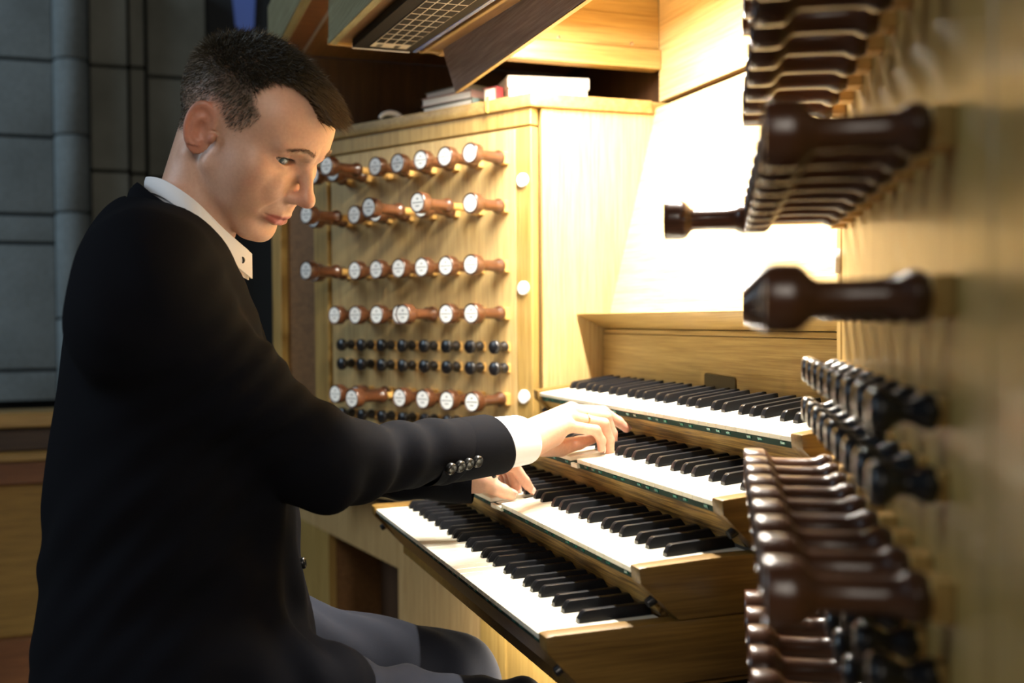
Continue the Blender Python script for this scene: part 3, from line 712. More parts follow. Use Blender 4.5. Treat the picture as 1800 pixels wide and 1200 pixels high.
def mixc(c, t, col): return c*(1-t[:, None])+np.array(col)*t[:, None]
def sm(a, b, v): t = np.clip((v-a)/(b-a), 0, 1); return t*t*(3-2*t)
def scalp_mask(v):
    """distance (mm) inside the hair line, negative on bare skin"""
    ax = np.abs(v[:, 0]); y, z = v[:, 1], v[:, 2]
    y_top = np.interp(ax, [0, 10, 20, 30, 40, 50, 58, 70], [97, 92, 80, 61, 44, 31, 26, 24])
    y_side = np.interp(z, [10, 20, 37, 50, 56, 62, 72, 90], [22, 27, 40, 45, 44, 34, 26, 24])
    yh = np.where(z > 76, y_top, np.where(z > 66, y_side+(np.maximum(y_top, y_side)-y_side)*(z-66)/10*(ax < 50), np.where(ax > 50, y_side, np.where(z > 70, y_top, -999))))
    zl = np.interp(y, [-120, -60, -42, -32, -25, -17, -2, 5, 12, 60], [-26, -30, -22, -6, 12, 34, 36, 25, 20, 20])
    zl = np.where((ax < 45) & (y > 0), 74-0.0*y, zl)
    return np.where(y < 12, z-zl, np.minimum(yh-y, z-zl))

SKIN = mat('skin', (0.60, 0.34, 0.23), 0.46, sss=0.25); n = N(SKIN)
_c = n.new('ShaderNodeVertexColor', layer_name='Col'); _s = n.noise(n.coord(), 260, 3); _s2 = n.noise(n.coord(), 900, 2)
n.ln(n.mix(0.25, _c.outputs[0], n.ramp(_s.outputs[0], [(0.35, (0.72, 0.62, 0.60)), (0.65, (1, 1, 1))]).outputs[0], 'MULTIPLY'), n.b.inputs['Base Color'])
n.bump(_s2.outputs[0], 0.12, 0.0006)
SKINC = (0.660, 0.395, 0.275)

# ---- right and left hand in world metres (joints read from the photo, depth from the keys they touch)
def hand_field(lo, hi, joints, palm, h=0.0014):
    F = Field(lo, hi, h); P = F.P; f = None
    for pts, rad in palm:
        g = chain(P, pts, rad, 0.008); f = g if f is None else smin(f, g, 0.010)
    for pts, rad in joints:
        g = chain(P, pts, rad, 0.003)
        f = smin(f, g, 0.0045)
    return F, f
def J(px, py, x): return atx(px, py, x)
WR = J(922, 772, 0.425); 
R_idx = [J(1004, 721, .352), J(1060, 724, .350), J(1087, 741, .350), J(1101, 753, .351)]
R_mid = [J(1003, 724, .372), J(1064, 733, .370), J(1076, 762, .370), J(1078, 786, .370)]
R_rin = [J(998, 733, .392), J(1061, 745, .391), J(1071, 774, .390), J(1072, 797, .390)]
R_pin = [J(992, 748, .410), J(1047, 756, .410), J(1057, 774, .409), J(1057, 788, .408)]
R_thu = [J(945, 786, .380), J(985, 786, .362), J(1018, 778, .350), J(1042, 770, .346)]
fr_ = lambda a, b, c, d: [a, b, c, d]
R_j = [(R_idx, [.0098, .0088, .0074, .0062]), (R_mid, [.0098, .0090, .0076, .0064]), (R_rin, [.0096, .0084, .0074, .0064]), (R_pin, [.0090, .0072, .0064, .0056]), (R_thu, [.0130, .0125, .0100, .0080])]
wa = WR+(WR-J(560, 815, .56))*0.0
FDIR = (WR-np.array([.560, -.205, .950])); FDIR /= np.linalg.norm(FDIR)
R_p = [([WR-FDIR*0.07, WR-FDIR*.01], [.030, .0265])] + [([WR+np.array([dx, .004, dz]), q[0]], [.0165, .0125]) for q, dx, dz in ((R_idx, -.016, .004), (R_mid, -.006, .006), (R_rin, .004, .004), (R_pin, .012, -.002))] + [([WR+np.array([.010, .006, -.008]), J(975, 768, .405)], [.016, .0125]), ([WR+np.array([-.010, .0, -.006]), R_thu[1]], [.017, .012])]
WL = J(846, 838, .325)
L_idx = [J(876, 812, .318), J(903, 819, .316), J(922, 845, .312), J(934, 862, .309)]
L_mid = [J(874, 812, .298), J(897, 822, .297), J(905, 846, .294), J(910, 862, .291)]
L_rin = [J(868, 812, .278), J(889, 823, .277), J(897, 845, .275), J(901, 858, .273)]
L_pin = [J(862, 815, .260), J(880, 826, .259), J(886, 842, .258), J(889, 852, .257)]
L_thu = [J(852, 846, .336), J(866, 855, .334), J(884, 863, .329), J(898, 869, .324)]
L_j = [(L_idx, [.0098, .0088, .0076, .0064]), (L_mid, [.0098, .0088, .0076, .0064]), (L_rin, [.0094, .0084, .0074, .0062]), (L_pin, [.0086, .0072, .0064, .0056]), (L_thu, [.0135, .0115, .0100, .0082])]
LE = np.array([.235, -.185, .912])
LD = (WL-LE)/np.linalg.norm(WL-LE)
L_p = [([WL-LD*.07, WL-LD*.005], [.029, .024])] + [([WL+np.array([dx, .0, .0]), q[0]], [.015, .0125]) for q, dx in ((L_idx, .008), (L_mid, 0), (L_rin, -.008), (L_pin, -.012))]

def build_body():
    F, f = head_field(); v, fc = nets(F, f)
    v = laplace(v, fc, 1, 0.35)
    nrm = vnormals(v, fc)
    ax = np.abs(v[:, 0])
    c = np.tile(np.array(SKINC), (len(v), 1))
    c = mixc(c, 0.30*np.exp(-((ax-42)**2+(v[:, 1]-62)**2+(v[:, 2]+14)**2)/520), (0.66, 0.30, 0.20))
    c = mixc(c, 0.50*np.exp(-((ax)**2+(v[:, 1]-112)**2+(v[:, 2]+15)**2)/260), (0.60, 0.24, 0.17))
    c = mixc(c, 0.60*sm(68, 78, ax)*(np.abs(v[:, 1]+8) < 30)*(np.abs(v[:, 2]-4) < 42), (0.56, 0.17, 0.105))
    lip = sm(0.2, 1.0, np.exp(-(((v[:, 2]+52)/6.5)**4+(ax/25)**4))*(v[:, 1] > 78)*1.6)
    c = mixc(c, 0.9*lip, (0.44, 0.115, 0.09))
    jaw = sm(-20, -55, v[:, 2])*sm(0, 25, v[:, 1])*(1-lip)
    c = mixc(c, 0.22*jaw, (0.36, 0.25, 0.19))
    c = mixc(c, 0.5*np.exp(-((ax-31)**2/240+(v[:, 2]-19)**2/70+(v[:, 1]-78)**2/90)), (0.46, 0.20, 0.14))
    m = scalp_mask(v)
    top = sm(20, 70, v[:, 2])
    sc = sm(-2, 10, m)
    c = mixc(c, sc*np.clip(0.22+0.63*top+0.45*sm(-30, -65, v[:, 1]), 0, 0.88), (0.055, 0.044, 0.030))
    for mp, mr in (((30, 60, -74), 2.2),):       # mole on the chin side
        d = np.linalg.norm(v-np.array(mp), axis=1); c = mixc(c, 0.8*sm(9, 3, d), (0.20, 0.10, 0.06))
    V = [h2w(v)]; FC = [fc]; CC = [c]
    for args in (((.30, -.06, .875), (.475, .27, 1.035), R_j, R_p), ((.225, -.09, .825), (.375, .16, .965), L_j, L_p)):
        F2, f2 = hand_field(*args); v2, fc2 = nets(F2, f2); v2 = laplace(v2, fc2, 1, 0.3)
        c2 = np.tile(np.array(SKINC), (len(v2), 1))
        for pts, rad in args[2]:
            for q, w, r_ in ((pts[3], 0.55, .013), (pts[1], 0.35, .010), (pts[2], 0.3, .008)):
                c2 = mixc(c2, w*np.exp(-((v2-q)**2).sum(1)/r_**2), (0.64, 0.26, 0.18))
        FC.append(fc2+sum(len(q) for q in V)); V.append(v2); CC.append(c2)
    me = np_mesh('person', np.concatenate(V), np.concatenate(FC)); vcol(me, np.concatenate(CC)); me.materials.append(SKIN)
    return me, (v, fc, nrm, m)

person = thing('person', 'man in a black jacket and white shirt seated playing the organ', 'person', (0.44, -0.38, 0.60))
body_me, (hv, hf, hn, hm) = build_body()
body = link('body', body_me, None, person)

# ---- eyes
EYE = mat('eyeball', (0.50, 0.47, 0.43), 0.12, coat=0.6); n = N(EYE)
IRIS = mat('blue_grey_iris', (0.055, 0.085, 0.095), 0.1, coat=1.0); PUP = mat('pupil', (0.004, 0.004, 0.004), 0.05, coat=1.0)
eye_prof = [(0, -12.4)]+[(12.4*math.sin(a), -12.4*math.cos(a)) for a in np.linspace(0.3, math.pi, 22)[:-1]]+[(0, 12.4)]
eye_mi = []
for (r0, h0), (r1, h1) in zip(eye_prof[:-1], eye_prof[1:]):
    ang = math.atan2((r0+r1)/2, (h0+h1)/2); eye_mi.append(2 if ang < 0.20 else 1 if ang < 0.48 else 0)
eme = lathe_me('eye', [(r/1000, h/1000) for r, h in eye_prof], 24, mi=eye_mi, sharp=80)
for m in (EYE, IRIS, PUP): eme.materials.append(m)
gaze = Vector(HR @ np.array([0.34, 0.90, -0.12])).normalized()
for s in (1, -1):
    e = link('eye', eme); e.matrix_basis = Matrix.Translation(h2w((31*s, 66.5, 19))) @ gaze.to_track_quat('Z', 'Y').to_matrix().to_4x4(); attach(e, person)

# ---- hair strands
HAIRM = mat('dark_brown_hair', (0.030, 0.021, 0.012), 0.42, spec=0.6); n = N(HAIRM)
_h = n.new('ShaderNodeVertexColor', layer_name='Col'); n.ln(_h.outputs[0], n.b.inputs['Base Color'])
def strands(name, roots, dirs, lens, curl, width, cols, segs, rng):
    n_ = len(roots); side = np.cross(dirs, rng.normal(size=(n_, 3))); side /= np.linalg.norm(side, axis=1, keepdims=True)+1e-9
    P_ = []; 
    for k in range(segs+1):
        t = k/segs
        p = roots+dirs*(lens*t)[:, None]+curl*((lens*t*t)[:, None])
        w = (width*(1-0.85*t))[:, None]
        P_.append(p-side*w); P_.append(p+side*w)
    V = np.stack(P_, 1).reshape(-1, 3); base = np.arange(n_)*(2*(segs+1)); FC = []
    for k in range(segs): FC.append(np.stack([base+2*k, base+2*k+1, base+2*k+3, base+2*k+2], 1))
    C_ = np.repeat(cols, 2*(segs+1), axis=0)
    return V, np.concatenate(FC), C_
def make_hair():
    rng = np.random.default_rng(4)
    cen = hv[hf].mean(1); nr = hn[hf].mean(1); nr /= np.linalg.norm(nr, axis=1, keepdims=True)
    mk = scalp_mask(cen); earm = (np.abs(cen[:, 0]) > 74.5)
    ok = (mk > 0) & ~earm & (cen[:, 2] > -36)
    ids = np.nonzero(ok)[0]
    def pick(n_, wfun):
        w = wfun(cen[ids], mk[ids]); w = w/w.sum(); i = rng.choice(ids, n_, p=w)
        a = rng.random((n_, 4)); a /= a.sum(1, keepdims=True)
        return (hv[hf[i]]*a[:, :, None]).sum(1), nr[i], mk[i]
    allV, allF, allC = [], [], []
    def add(V, Fc, C_):
        allF.append(Fc+sum(len(q) for q in allV)); allV.append(V); allC.append(C_)
    # clipped sides and back
    p, q, m_ = pick(23000, lambda c, m: np.clip(m/14, 0.06, 1)*np.where(c[:, 2] > 88, 0.3, 1))
    topness = sm(45, 95, p[:, 2])
    flow = np.stack([0*p[:, 0], -0.25+0*p[:, 0], -0.75+0*p[:, 0]], 1)*(1-topness)[:, None]+np.array([0, 0.5, 0.3])*topness[:, None]
    d = q*0.55+flow+rng.normal(size=p.shape)*0.22; d /= np.linalg.norm(d, axis=1, keepdims=True)
    ln = (2.6+5.0*sm(10, 70, p[:, 2])+7*topness)*rng.uniform(0.7, 1.2, len(p))
    br = rng.uniform(0.55, 1.5, len(p))[:, None]
    grey = (rng.random(len(p)) < 0.05)[:, None]
    col = np.where(grey, np.array([0.22, 0.20, 0.15]), np.array([0.046, 0.037, 0.022])*br)
    add(*strands('s', p-q*0.3, d, ln, np.array([0, 0, -0.15]), np.full(len(p), 0.26), col, 2, rng))
    # longer top, brushed forward and lifted at the front
    p, q, m_ = pick(23000, lambda c, m: sm(66, 92, c[:, 2])*np.clip(m/5, 0.3, 1)*(1+1.5*sm(40, 85, c[:, 1])))
    front = sm(15, 78, p[:, 1])[:, None]
    d = q*(0.50-0.10*front)+np.array([0.04, 0.62, 0.10])+front*np.array([0.16, 0.22, 0.46])+rng.normal(size=p.shape)*0.14; d /= np.linalg.norm(d, axis=1, keepdims=True)
    fr = front[:, 0]
    ln = (12+14*fr+4*sm(70, 95, p[:, 1]))*rng.uniform(0.72, 1.12, len(p))
    br = rng.uniform(0.5, 1.5, (len(p), 1))
    col = np.array([0.036, 0.029, 0.017])*br*(1-front)+np.array([0.165, 0.108, 0.050])*br*front
    add(*strands('t', p-q*0.5, d, ln, np.stack([0*fr, 0.12+0.10*fr, -0.34-0.10*fr], 1), np.full(len(p), 0.40), col, 4, rng))
    V = h2w(np.concatenate(allV)); me = np_mesh('hair', V, np.concatenate(allF), True); vcol(me, np.concatenate(allC)); me.materials.append(HAIRM)
    return link('hair', me, None, person)
hair = make_hair(); hair['kind'] = 'stuff'
def brow(s):
    rng = np.random.default_rng(7+s); n_ = 330; t = rng.random(n_)
    # arch on the brow ridge, projected to the skin
    px = 9+t*36; pz = 37.5+5.0*np.sin(np.clip(t*1.15, 0, 1)*math.pi*0.85)-3.0*t+rng.normal(size=n_)*(1.5-0.8*t)
    # nearest skin vertex in the frontal direction
    sel = (hv[:, 1] > 45) & (hv[:, 2] > 20) & (hv[:, 2] < 60) & (hv[:, 0]*s > 0); vv = hv[sel]; nn_ = hn[sel]
    ii = [int(np.argmin((vv[:, 0]*s-a)**2+(vv[:, 2]-b)**2)) for a, b in zip(px, pz)]
    p = vv[ii]; q = nn_[ii]
    d = np.stack([s*(0.75+0*t), -0.25+0*t, 0.45-0.75*t], 1)+q*0.25+rng.normal(size=p.shape)*0.15; d /= np.linalg.norm(d, axis=1, keepdims=True)
    V, Fc, C_ = strands('b', p, d, rng.uniform(4.5, 7.5, n_), np.array([0, 0, -0.1]), np.full(n_, 0.20), np.tile(np.array([0.20, 0.115, 0.060]), (n_, 1))*rng.uniform(0.6, 1.3, (n_, 1)), 2, rng)
    me = np_mesh('eyebrow', h2w(V), Fc, True); vcol(me, C_); me.materials.append(HAIRM)
    return link('eyebrow', me, None, person)
brow(1); brow(-1)

def lashes(s):
    rng = np.random.default_rng(17+s); n_ = 90; u = rng.uniform(-0.95, 0.95, n_)
    px = 31.5+14.5*u; zu = 19+5.0*np.sqrt(1-u*u)+0.8*u; y = 66.5+np.sqrt(np.maximum(14.4**2-(px-31)**2-(zu-19)**2, 1))
    p = np.stack([s*px, y, zu], 1); d = np.stack([s*0.35*u, 0.9+0*u, -0.25+0*u], 1)+rng.normal(size=(n_, 3))*0.12; d /= np.linalg.norm(d, axis=1, keepdims=True)
    V, Fc, C_ = strands('l', p, d, rng.uniform(3.5, 6, n_), np.array([0, 0, 0.25]), np.full(n_, 0.20), np.tile(np.array([0.02, 0.012, 0.008]), (n_, 1)), 2, rng)
    me = np_mesh('eyelashes', h2w(V), Fc, True); vcol(me, C_); me.materials.append(HAIRM); return link('eyelashes', me, None, person)
lashes(1); lashes(-1)

# ---- join neck and forearms to a trunk so that the body is one continuous surface (all of it under the clothes)
def finish_body():
    bm = bmesh.new(); bm.from_mesh(body_me)
    be = [e for e in bm.edges if e.is_boundary]
    loops = []; seen = set()
    for e in be:
        if e in seen: continue
        st = [e]; comp = []
        while st:
            q = st.pop()
            if q in seen: continue
            seen.add(q); comp.append(q)
            for v in q.verts:
                for w in v.link_edges:
                    if w.is_boundary and w not in seen: st.append(w)
        if len(comp) > 20: loops.append(comp)
    def cen(ed): vs = {v for e in ed for v in e.verts}; return sum((v.co for v in vs), Vector())/len(vs)
    def extrude(ed, target, scale):
        c = cen(ed); r = bmesh.ops.extrude_edge_only(bm, edges=ed)
        vs = [g for g in r['geom'] if isinstance(g, bmesh.types.BMVert)]
        ne = [g for g in r['geom'] if isinstance(g, bmesh.types.BMEdge)]
        for v in vs: v.co = Vector(target)+(v.co-c)*scale
        return ne, vs
    ends = []; trunk = None
    for ed in loops:
        c = cen(ed)
        if c.z > 1.1: path = [((NB[0], -0.385, 1.16), 1.2), ((0.445, -0.395, 1.05), 1.25), ((0.45, -0.395, 0.85), 1.0), ((0.45, -0.395, 0.72), 1.0)]
        elif c.x > 0.37: path = [((.565, -.215, .952), 1.15), ((.60, -.41, 1.14), 1.1), ((.50, -.40, 1.10), 0.8)]
        else: path = [(tuple(LE), 1.15), ((.30, -.40, 1.14), 1.1), ((.39, -.40, 1.10), 0.8)]
        for t, s in path: ed, vs = extrude(ed, t, s)
        f = bmesh.ops.contextual_create(bm, geom=ed)
        if c.z > 1.1: trunk = vs
        else: ends.append(vs[0])
    if trunk:
        for v in ends: bmesh.ops.pointmerge(bm, verts=[v, trunk[0] if v is ends[0] else trunk[len(trunk)//2]], merge_co=trunk[0].co if v is ends[0] else trunk[len(trunk)//2].co)
    cl = body_me.color_attributes['Col'] if False else None
    bm.to_mesh(body_me); bm.free()
finish_body()

# ---- clothes
CLOTH = mat('black_suit_cloth', (0.0032, 0.0035, 0.0058), 0.9, sheen=0.0, spec=0.09); n = N(CLOTH)
_w = n.noise(n.coord((1, 1, 1)), 900, 3); n.bump(_w.outputs[0], 0.25, 0.0008)
TROUS = mat('slate_trouser_cloth', (0.015, 0.017, 0.026), 0.85, sheen=0.05, spec=0.15); n = N(TROUS)
_w = n.noise(n.coord((1, 1, 1)), 900, 3); n.bump(_w.outputs[0], 0.25, 0.0008)
SHIRT = mat('white_shirt_cotton', (0.82, 0.83, 0.86), 0.75, sheen=0.1); n = N(SHIRT)
_w = n.noise(n.coord((1, 1, 1)), 700, 3); n.bump(_w.outputs[0], 0.15, 0.0006)
BUTTON = mat('black_horn_button', (0.008, 0.008, 0.008), 0.32, spec=0.4, coat=0.1)
SHOE = mat('black_shoe_leather', (0.010, 0.010, 0.010), 0.3, coat=0.4)

SR = np.array([.608, -.428, 1.118]); ER = np.array([.575, -.226, .957]); SLF = np.array([.285, -.400, 1.150])
CUFF_R = WR-FDIR*0.062; CUFF_L = WL-LD*0.012
ax_r = CUFF_R-ER
def sleeve_r(P): return chain(P, [SR, ER, CUFF_R+FDIR*.02], [.076, .043, .0370], .05)
def torso(P):
    f = ell(P, (.445, -.400, 1.030), (.190, .118, .215))
    f = smin(f, ell(P, (.45, -.392, .84), (.172, .145, .20)), .08)
    f = smin(f, ell(P, (.455, -.392, .70), (.198, .158, .150)), .07)
    f = smin(f, capsule(P, (.585, -.418, 1.160), (.300, -.405, 1.160), .066), .06)
    f = smin(f, capsule(P, (.440, -.415, 1.205), (.570, -.425, 1.175), .050, .052), .05)
    f = smin(f, capsule(P, (.440, -.415, 1.205), (.310, -.415, 1.175), .050, .052), .05)
    return f
def jacket_sdf(P):
    f = torso(P)
    f = smin(f, sleeve_r(P), .030)
    f = smin(f, chain(P, [SLF, LE, CUFF_L+LD*.02], [.074, .046, .037], .05), .030)
    f = smin(f, capsule(P, (.585, -.37, .715), (.600, -.245, .700), .085, .062), .04)      # skirt over the thigh
    f = smin(f, capsule(P, (.330, -.38, .715), (.330, -.34, .715), .085, .080), .04)
    return f
def folds(v, n_):
    """cloth folds: warped ridges, strongest at elbow, armpit and waist"""
    x, y, z = v.T
    w = 6*np.sin(9*x+5*z)+5*np.sin(11*y-7*z+1.3)
    a = np.sin(70*(z+0.6*y)+w)+0.6*np.sin(120*(z-0.35*y+0.3*x)+1.7*w+2)
    b = np.sin(55*(y+0.5*z-0.4*x)+w*1.2)
    el = np.exp(-((v-ER)**2).sum(1)/0.011); el2 = np.exp(-((v-LE)**2).sum(1)/0.011)
    arm = np.exp(-((v-np.array([.60, -.33, 1.03]))**2).sum(1)/0.018)
    waist = np.exp(-((z-.86)/.10)**2)
    skirt = np.exp(-((v-np.array([.60, -.30, .76]))**2).sum(1)/0.02)
    fore = np.exp(-(((v-(ER+CUFF_R)/2)**2).sum(1))/0.012)
    amp = 0.0010+0.0022*el+0.002*el2+0.003*arm+0.0022*waist+0.003*skirt+0.0006*fore
    return v+n_*((0.55*a+0.45*b)*amp)[:, None]
def clip_fields(P, f):
    f = smax(f, plane(P, CUFF_R, FDIR*1.0+np.array([0, 0, 0.25])), .004)*1.0 if False else f
    return f
def make_jacket():
    F = Field((.14, -.60, .585), (.72, .08, 1.30), .0045); P = F.P
    f = jacket_sdf(P)
    # sleeve ends: cut square, only near each cuff
    nr_ = FDIR+np.array([-0.10, 0, 0.30]); pr = plane(P, CUFF_R, nr_); near = capsule(P, CUFF_R, CUFF_R+FDIR*.09, .10, .10)
    f = np.where(near < 0, smax(f, pr+.007, .005), f)
    pl_ = plane(P, CUFF_L, LD); near = capsule(P, CUFF_L, CUFF_L+LD*.09, .075, .075)
    f = np.where(near < 0, smax(f, pl_+.006, .005), f)
    # hem, neck hole and the V of the front
    f = smax(f, .665-F.Z+0.0*F.X-0.25*np.maximum(F.Y+.42, 0), .01)
    f = smax(f, -capsule(P, (.440, -.392, 1.20), (.440, -.345, 1.32), .066, .074), .008)
    f = smax(f, -capsule(P, (.440, -.315, 1.20), (.450, -.215, 1.00), .060, .012), .010)
    v, fc = nets(F, f); v = laplace(v, fc, 2, 0.4); nm = vnormals(v, fc); v = folds(v, nm)
    me = np_mesh('jacket', v, fc); me.materials.append(CLOTH)
    return link('jacket', me, None, person)
jacket = make_jacket()
jacket['label'] = 'black suit jacket'
def make_trousers():
    F = Field((.22, -.58, .10), (.72, .16, .80), .006); P = F.P
    f = ell(P, (.455, -.40, .685), (.185, .145, .105))
    f = smin(f, chain(P, [(.545, -.40, .675), (.595, -.02, .612), (.600, .045, .12)], [.098, .072, .050], .03), .04)
    f = smin(f, chain(P, [(.372, -.40, .712), (.370, -.042, .606), (.365, .02, .12)], [.098, .078, .050], .03), .04)
    f = smax(f, .115-F.Z, .004)
    v, fc = nets(F, f); v = laplace(v, fc, 2, 0.4); nm = vnormals(v, fc)
    x, y, z = v.T
    w = 3*np.sin(12*x+7*y)
    hip = np.exp(-((y+.22)/.09)**2); knee = np.exp(-((y+.01)/.06)**2)
    v = v+nm*((0.0015+.005*hip+.002*knee)*(np.sin(60*(y+0.7*x)+w)+.6*np.sin(95*(y-0.5*x)+2*w)))[:, None]*0.7
    me = np_mesh('trousers', v, fc); me.materials.append(TROUS)
    return link('trousers', me, None, person)
make_trousers()
for x, y in ((.600, .045), (.365, .02)):
    F = Field((x-.07, y-.12, 0.0), (x+.07, y+.23, .15), .005); P = F.P
    f = smin(capsule(P, (x, y-.03, .045), (x, y+.14, .036), .042, .036), capsule(P, (x, y-.01, .05), (x, y, .12), .045, .042), .03)
    f = smax(f, .006-F.Z, .004)
    v, fc = nets(F, f); me = np_mesh('shoe', v, fc); me.materials.append(SHOE); link('shoe', me, None, person)

# shirt: body under the jacket, standing collar with points, cuffs
def make_shirt():
    F = Field((.24, -.54, .86), (.65, -.22, 1.26), .006); P = F.P
    f = torso(P)+.012
    f = smax(f, -capsule(P, (.440, -.392, 1.19), (.440, -.345, 1.30), .050, .055), .008)
    v, fc = nets(F, f); v = laplace(v, fc, 1, .4); me = np_mesh('shirt', v, fc); me.materials.append(SHIRT)
    return link('shirt', me, None, person)
shirt = make_shirt()
def ribbon(name, tops, bots, th, m, par, sub=6, closed=False, bulge=0.0):
    """thick band between two poly-lines (spline-smoothed)"""
    def smooth(pts):
        pts = np.array(pts, float); t = np.arange(len(pts)); tt = np.linspace(0, len(pts)-1, (len(pts)-1)*sub+1)
        out = []
        for u in tt:
            i = min(int(u), len(pts)-2); f = u-i
            p0, p1, p2, p3 = pts[max(i-1, 0)], pts[i], pts[i+1], pts[min(i+2, len(pts)-1)]
            out.append(0.5*((2*p1)+(-p0+p2)*f+(2*p0-5*p1+4*p2-p3)*f*f+(-p0+3*p1-3*p2+p3)*f**3))
        return np.array(out)
    A, B = smooth(tops), smooth(bots); c = (A.mean(0)+B.mean(0))/2
    n_ = len(A); rows = 5
    grid = np.stack([A+(B-A)*(k/(rows-1)) for k in range(rows)], 1)
    du = np.gradient(grid, axis=0); dv = np.gradient(grid, axis=1); nn = np.cross(du, dv); nn /= np.linalg.norm(nn, axis=2, keepdims=True)+1e-9
    s = np.sign(((grid-c)*nn).sum(2)).mean(); nn *= (1 if s >= 0 else -1)
    b_ = np.sin(np.linspace(0, math.pi, rows))[None, :, None]*bulge
    out = grid+nn*(th/2+b_); inn = grid-nn*(th/2-b_*0.9)
    V = np.concatenate([out.reshape(-1, 3), inn.reshape(-1, 3)]); o2 = n_*rows; Fc = []
    for i in range(n_-1):
        for k in range(rows-1):
            a, b, c_, d = i*rows+k, i*rows+k+1, (i+1)*rows+k+1, (i+1)*rows+k
            Fc += [(a, b, c_, d), (a+o2, d+o2, c_+o2, b+o2)]
        a, d = i*rows, (i+1)*rows; Fc.append((a, d, d+o2, a+o2)); a, d = i*rows+rows-1, (i+1)*rows+rows-1; Fc.append((a, a+o2, d+o2, d))
    for i in (0, n_-1):
        for k in range(rows-1): Fc.append((i*rows+k, i*rows+k+1, i*rows+k+1+o2, i*rows+k+o2))
    me = mesh(name, V, Fc, True); me.materials.append(m)
    bm = bmesh.new(); bm.from_mesh(me); bmesh.ops.recalc_face_normals(bm, faces=bm.faces); bm.to_mesh(me); bm.free()
    me.set_sharp_from_angle(angle=math.radians(50))
    return link(name, me, None, par)
CX = .440
def mirror(pts): return [np.array([2*CX-q[0], q[1], q[2]]) for q in pts]
ct_ = [J(258, 312, .440), J(288, 316, .484), J(338, 349, .507), J(392, 402, .494), J(436, 440, .460)]
cb_ = [J(259, 338, .440), J(290, 348, .490), J(340, 388, .514), J(384, 434, .500), J(417, 470, .468)]
ribbon('shirt_collar', mirror(ct_[1:])[::-1]+ct_, mirror(cb_[1:])[::-1]+cb_, .0030, SHIRT, person, bulge=.002)
# inner collar stand, so that no gap shows between collar and neck
st_ = [q+np.array([0, .004, -.004]) for q in ct_]; ribbon('collar_stand', mirror(st_[1:])[::-1]+st_, [q*1.0+np.array([0, .0, -.03]) for q in mirror(st_[1:])[::-1]+st_], .002, SHIRT, shirt)
jt_ = [J(243, 322, .440), J(268, 342, .492), J(318, 380, .522), J(372, 440, .516), J(418, 486, .488), J(462, 585, .470), J(500, 720, .462), J(520, 860, .458)]
jb_ = [J(226, 352, .440), J(232, 368, .500), J(278, 420, .548), J(335, 478, .560), J(392, 530, .540), J(432, 618, .520), J(480, 740, .492), J(515, 880, .470)]
ribbon('jacket_collar', mirror(jt_[1:4])[::-1]+jt_[:4], mirror(jb_[1:4])[::-1]+jb_[:4], .004, CLOTH, jacket, bulge=.003)
ribbon('lapel', jt_[3:], jb_[3:], .004, CLOTH, jacket, bulge=.003)
ribbon('lapel', mirror(jt_[3:]), mirror(jb_[3:]), .004, CLOTH, jacket, bulge=.003)
def cuff(axis, a, b, r0, r1, nrm=None, sy=1.0, name='shirt_cuff', m_=None, par=None):
    """open tube with a rolled edge at its hand end"""
    ax = axis/np.linalg.norm(axis); s = np.cross(ax, (0, 0, 1)); s /= np.linalg.norm(s); u = np.cross(s, ax)
    prof = [(0, r0), (.5, (r0+r1)/2+.001), (.97, r1), (1.0, r1-.0008), (1.0, r1-.0022), (.9, r1-.0032), (.35, r0-.004)]
    V = []; Fc = []; m = 40
    for t, r in prof:
        for i in range(m):
            th = 2*math.pi*i/m; w = np.array([0, 0, 0.0])
            p = a+(b-a)*t+(s*math.cos(th)*sy+u*math.sin(th))*r
            if nrm is not None: p = p+ax*(math.sin(th)*nrm[1]+math.cos(th)*nrm[0])*t
            V.append(p)
    for k in range(len(prof)-1):
        for i in range(m): Fc.append((k*m+i, k*m+(i+1) % m, (k+1)*m+(i+1) % m, (k+1)*m+i))
    me = mesh(name, V, Fc, True); me.materials.append(m_ or SHIRT)
    bm = bmesh.new(); bm.from_mesh(me); bmesh.ops.recalc_face_normals(bm, faces=bm.faces); bm.to_mesh(me); bm.free()
    return link(name, me, None, par or person)
cuff(FDIR, CUFF_R-FDIR*.03, WR-FDIR*.006, .0345, .0340, (.004, -.006))
cuff(LD, CUFF_L-LD*.03, CUFF_L-LD*.004, .032, .032)
cuff(FDIR, CUFF_R-FDIR*.12, CUFF_R+FDIR*.002, .0385, .0405, (.0, -.010), name='sleeve_cuff', m_=CLOTH, par=jacket)
cuff(LD, CUFF_L-LD*.05, CUFF_L+LD*.002, .0395, .0390, None, name='sleeve_cuff', m_=CLOTH, par=jacket)

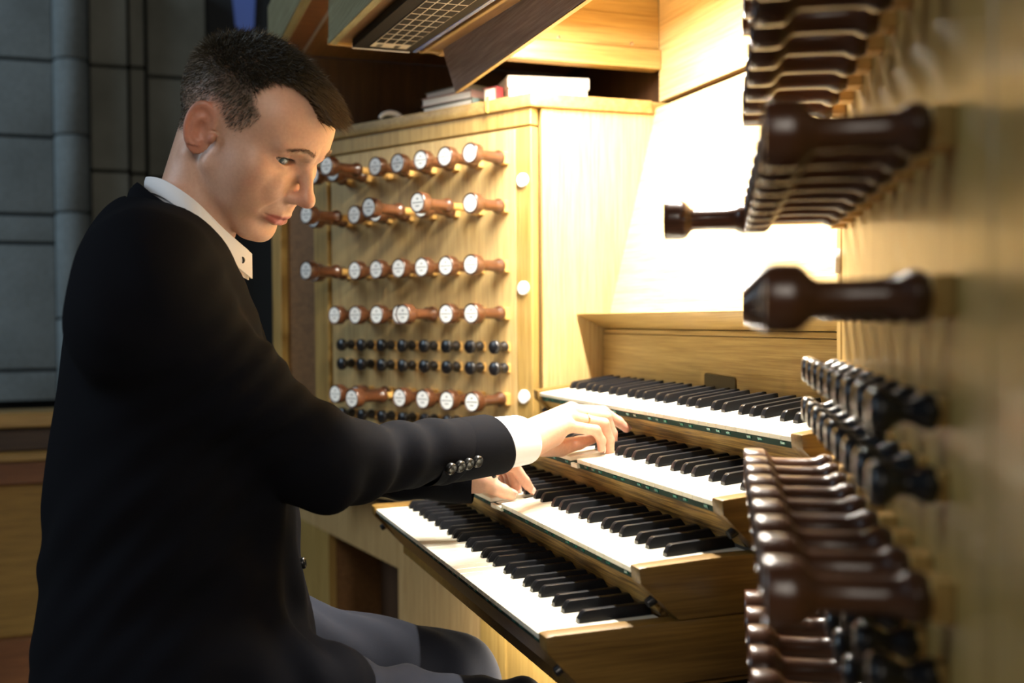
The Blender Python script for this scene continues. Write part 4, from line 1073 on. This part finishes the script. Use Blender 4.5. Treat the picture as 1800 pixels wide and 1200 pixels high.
# ---- buttons, cuff link, ring: found where the sight line meets the cloth
def march(px, py, fun, t0=0.7, t1=2.2):
    d = ray(px, py); t = t0
    for _ in range(400):
        p = CAM+d*t; v = float(np.asarray(fun(p)))
        if v < 0.0003: return p
        t += max(v*0.6, 0.0004)
        if t > t1: return None
    return CAM+d*t
def grad(p, fun):
    e = .001; g = np.array([float(fun(p+np.eye(3)[i]*e)-fun(p-np.eye(3)[i]*e)) for i in range(3)]); return g/np.linalg.norm(g)
BT = lathe_me('button', [(.0000, .0028), (.0030, .0026), (.0042, .0032), (.0056, .0040), (.0068, .0032), (.0074, .0014), (.0068, -.002), (0, -.002)], 20, sharp=60); BT.materials.append(BUTTON)
def button(px, py, fun, scale, par, name='button', off=.001):
    p = march(px, py, fun)
    if p is None: return
    g = Vector(grad(p, fun)); o = link(name, BT); o.matrix_basis = Matrix.Translation(Vector(p)+g*off) @ g.to_track_quat('Z', 'Y').to_matrix().to_4x4() @ Matrix.Scale(scale, 4); attach(o, par); return o
for px, py in ((787, 820), (803, 816), (818, 812), (834, 808)): button(px, py, sleeve_r, 1.05, jacket, off=.0050)
button(527, 990, jacket_sdf, .95, jacket, off=.003)
button(424, 457, lambda P: np.linalg.norm(P-J(424, 457, .470))-.004, .62, person, 'collar_button', .0)
p = WR-FDIR*.045+np.array([0.0, 0, -.036]); cl = link('cuff_link', BT); cl.matrix_basis = Matrix.Translation(Vector(J(868, 833, .425))) @ Matrix.Rotation(math.radians(110), 4, 'X') @ Matrix.Scale(.75, 4); attach(cl, person)
rp = R_rin[0]+(R_rin[1]-R_rin[0])*.52; rd = Vector(R_rin[1]-R_rin[0]).normalized(); rs = rd.cross(Vector((0, 0, 1))).normalized(); ru = rs.cross(rd)
link('ring', tube_me('ring', [Vector(rp)+(rs*math.cos(a)+ru*math.sin(a))*.0098 for a in np.linspace(0, 2*math.pi, 29)[:-1]], .0013, 6, True), GOLD, person)

# ---- finger nails
NAIL = mat('finger_nail', (0.72, 0.44, 0.36), 0.3, coat=0.3)
def nail(pts, r, b=None, w=0.0048, l=0.0058):
    p1, p2, p3 = [np.array(q) for q in pts[1:4]]; t = p3-p2; t /= np.linalg.norm(t)
    b = p2-(p1+p3)/2 if b is None else np.array(b, float); b = b-t*(b@t); b /= np.linalg.norm(b); s = np.cross(t, b)
    V = []; Fc = []
    for i in range(7):
        for j in range(7):
            u, v = i/3-1, j/3-1; m = math.sqrt(max(1-0.45*u*u, 0))
            V.append(p3+t*(r*0.18+l*u)+s*(w*v*m)+b*(r+0.0006-0.0016*v*v-0.0010*max(u, 0)**2-(0.0012 if max(abs(u), abs(v)) > 0.99 else 0)))
    for i in range(6):
        for j in range(6): a = i*7+j; Fc.append((a, a+1, a+8, a+7))
    me = mesh('fingernail', V, Fc, True); me.materials.append(NAIL)
    o = link('fingernail', me, None, person); md_ = o.modifiers.new('thick', 'SOLIDIFY'); md_.thickness = 0.0006; md_.offset = 0
for pts, r in ((R_idx, .0064), (R_mid, .0066), (R_rin, .0066), (R_pin, .0058), (L_idx, .0066), (L_mid, .0066)): nail(pts, r-.0004)
nail(L_thu, .0080, (0.35, 0, 1), .0066, .0068); nail(R_thu, .0078, (0.2, 0, 1), .0064, .0066)

# ---- organ bench the player sits on
bench = thing('organ_bench', 'plain oak organ bench under the seated player', 'bench', (0.40, -0.42, 0))
link('seat', box_me('seat', (-0.12, -0.58, 0.540), (0.92, -0.26, 0.574), 0.006, 2), OAK_X, bench)
for x in (-0.08, 0.86):
    link('end_board', box_me('end_board', (x, -0.55, 0.0), (x+0.03, -0.29, 0.540), 0.004, 2), OAK_Z, bench)
link('stretcher', box_me('stretcher', (-0.05, -0.44, 0.18), (0.86, -0.40, 0.26), 0.003, 1), OAK_X, bench)
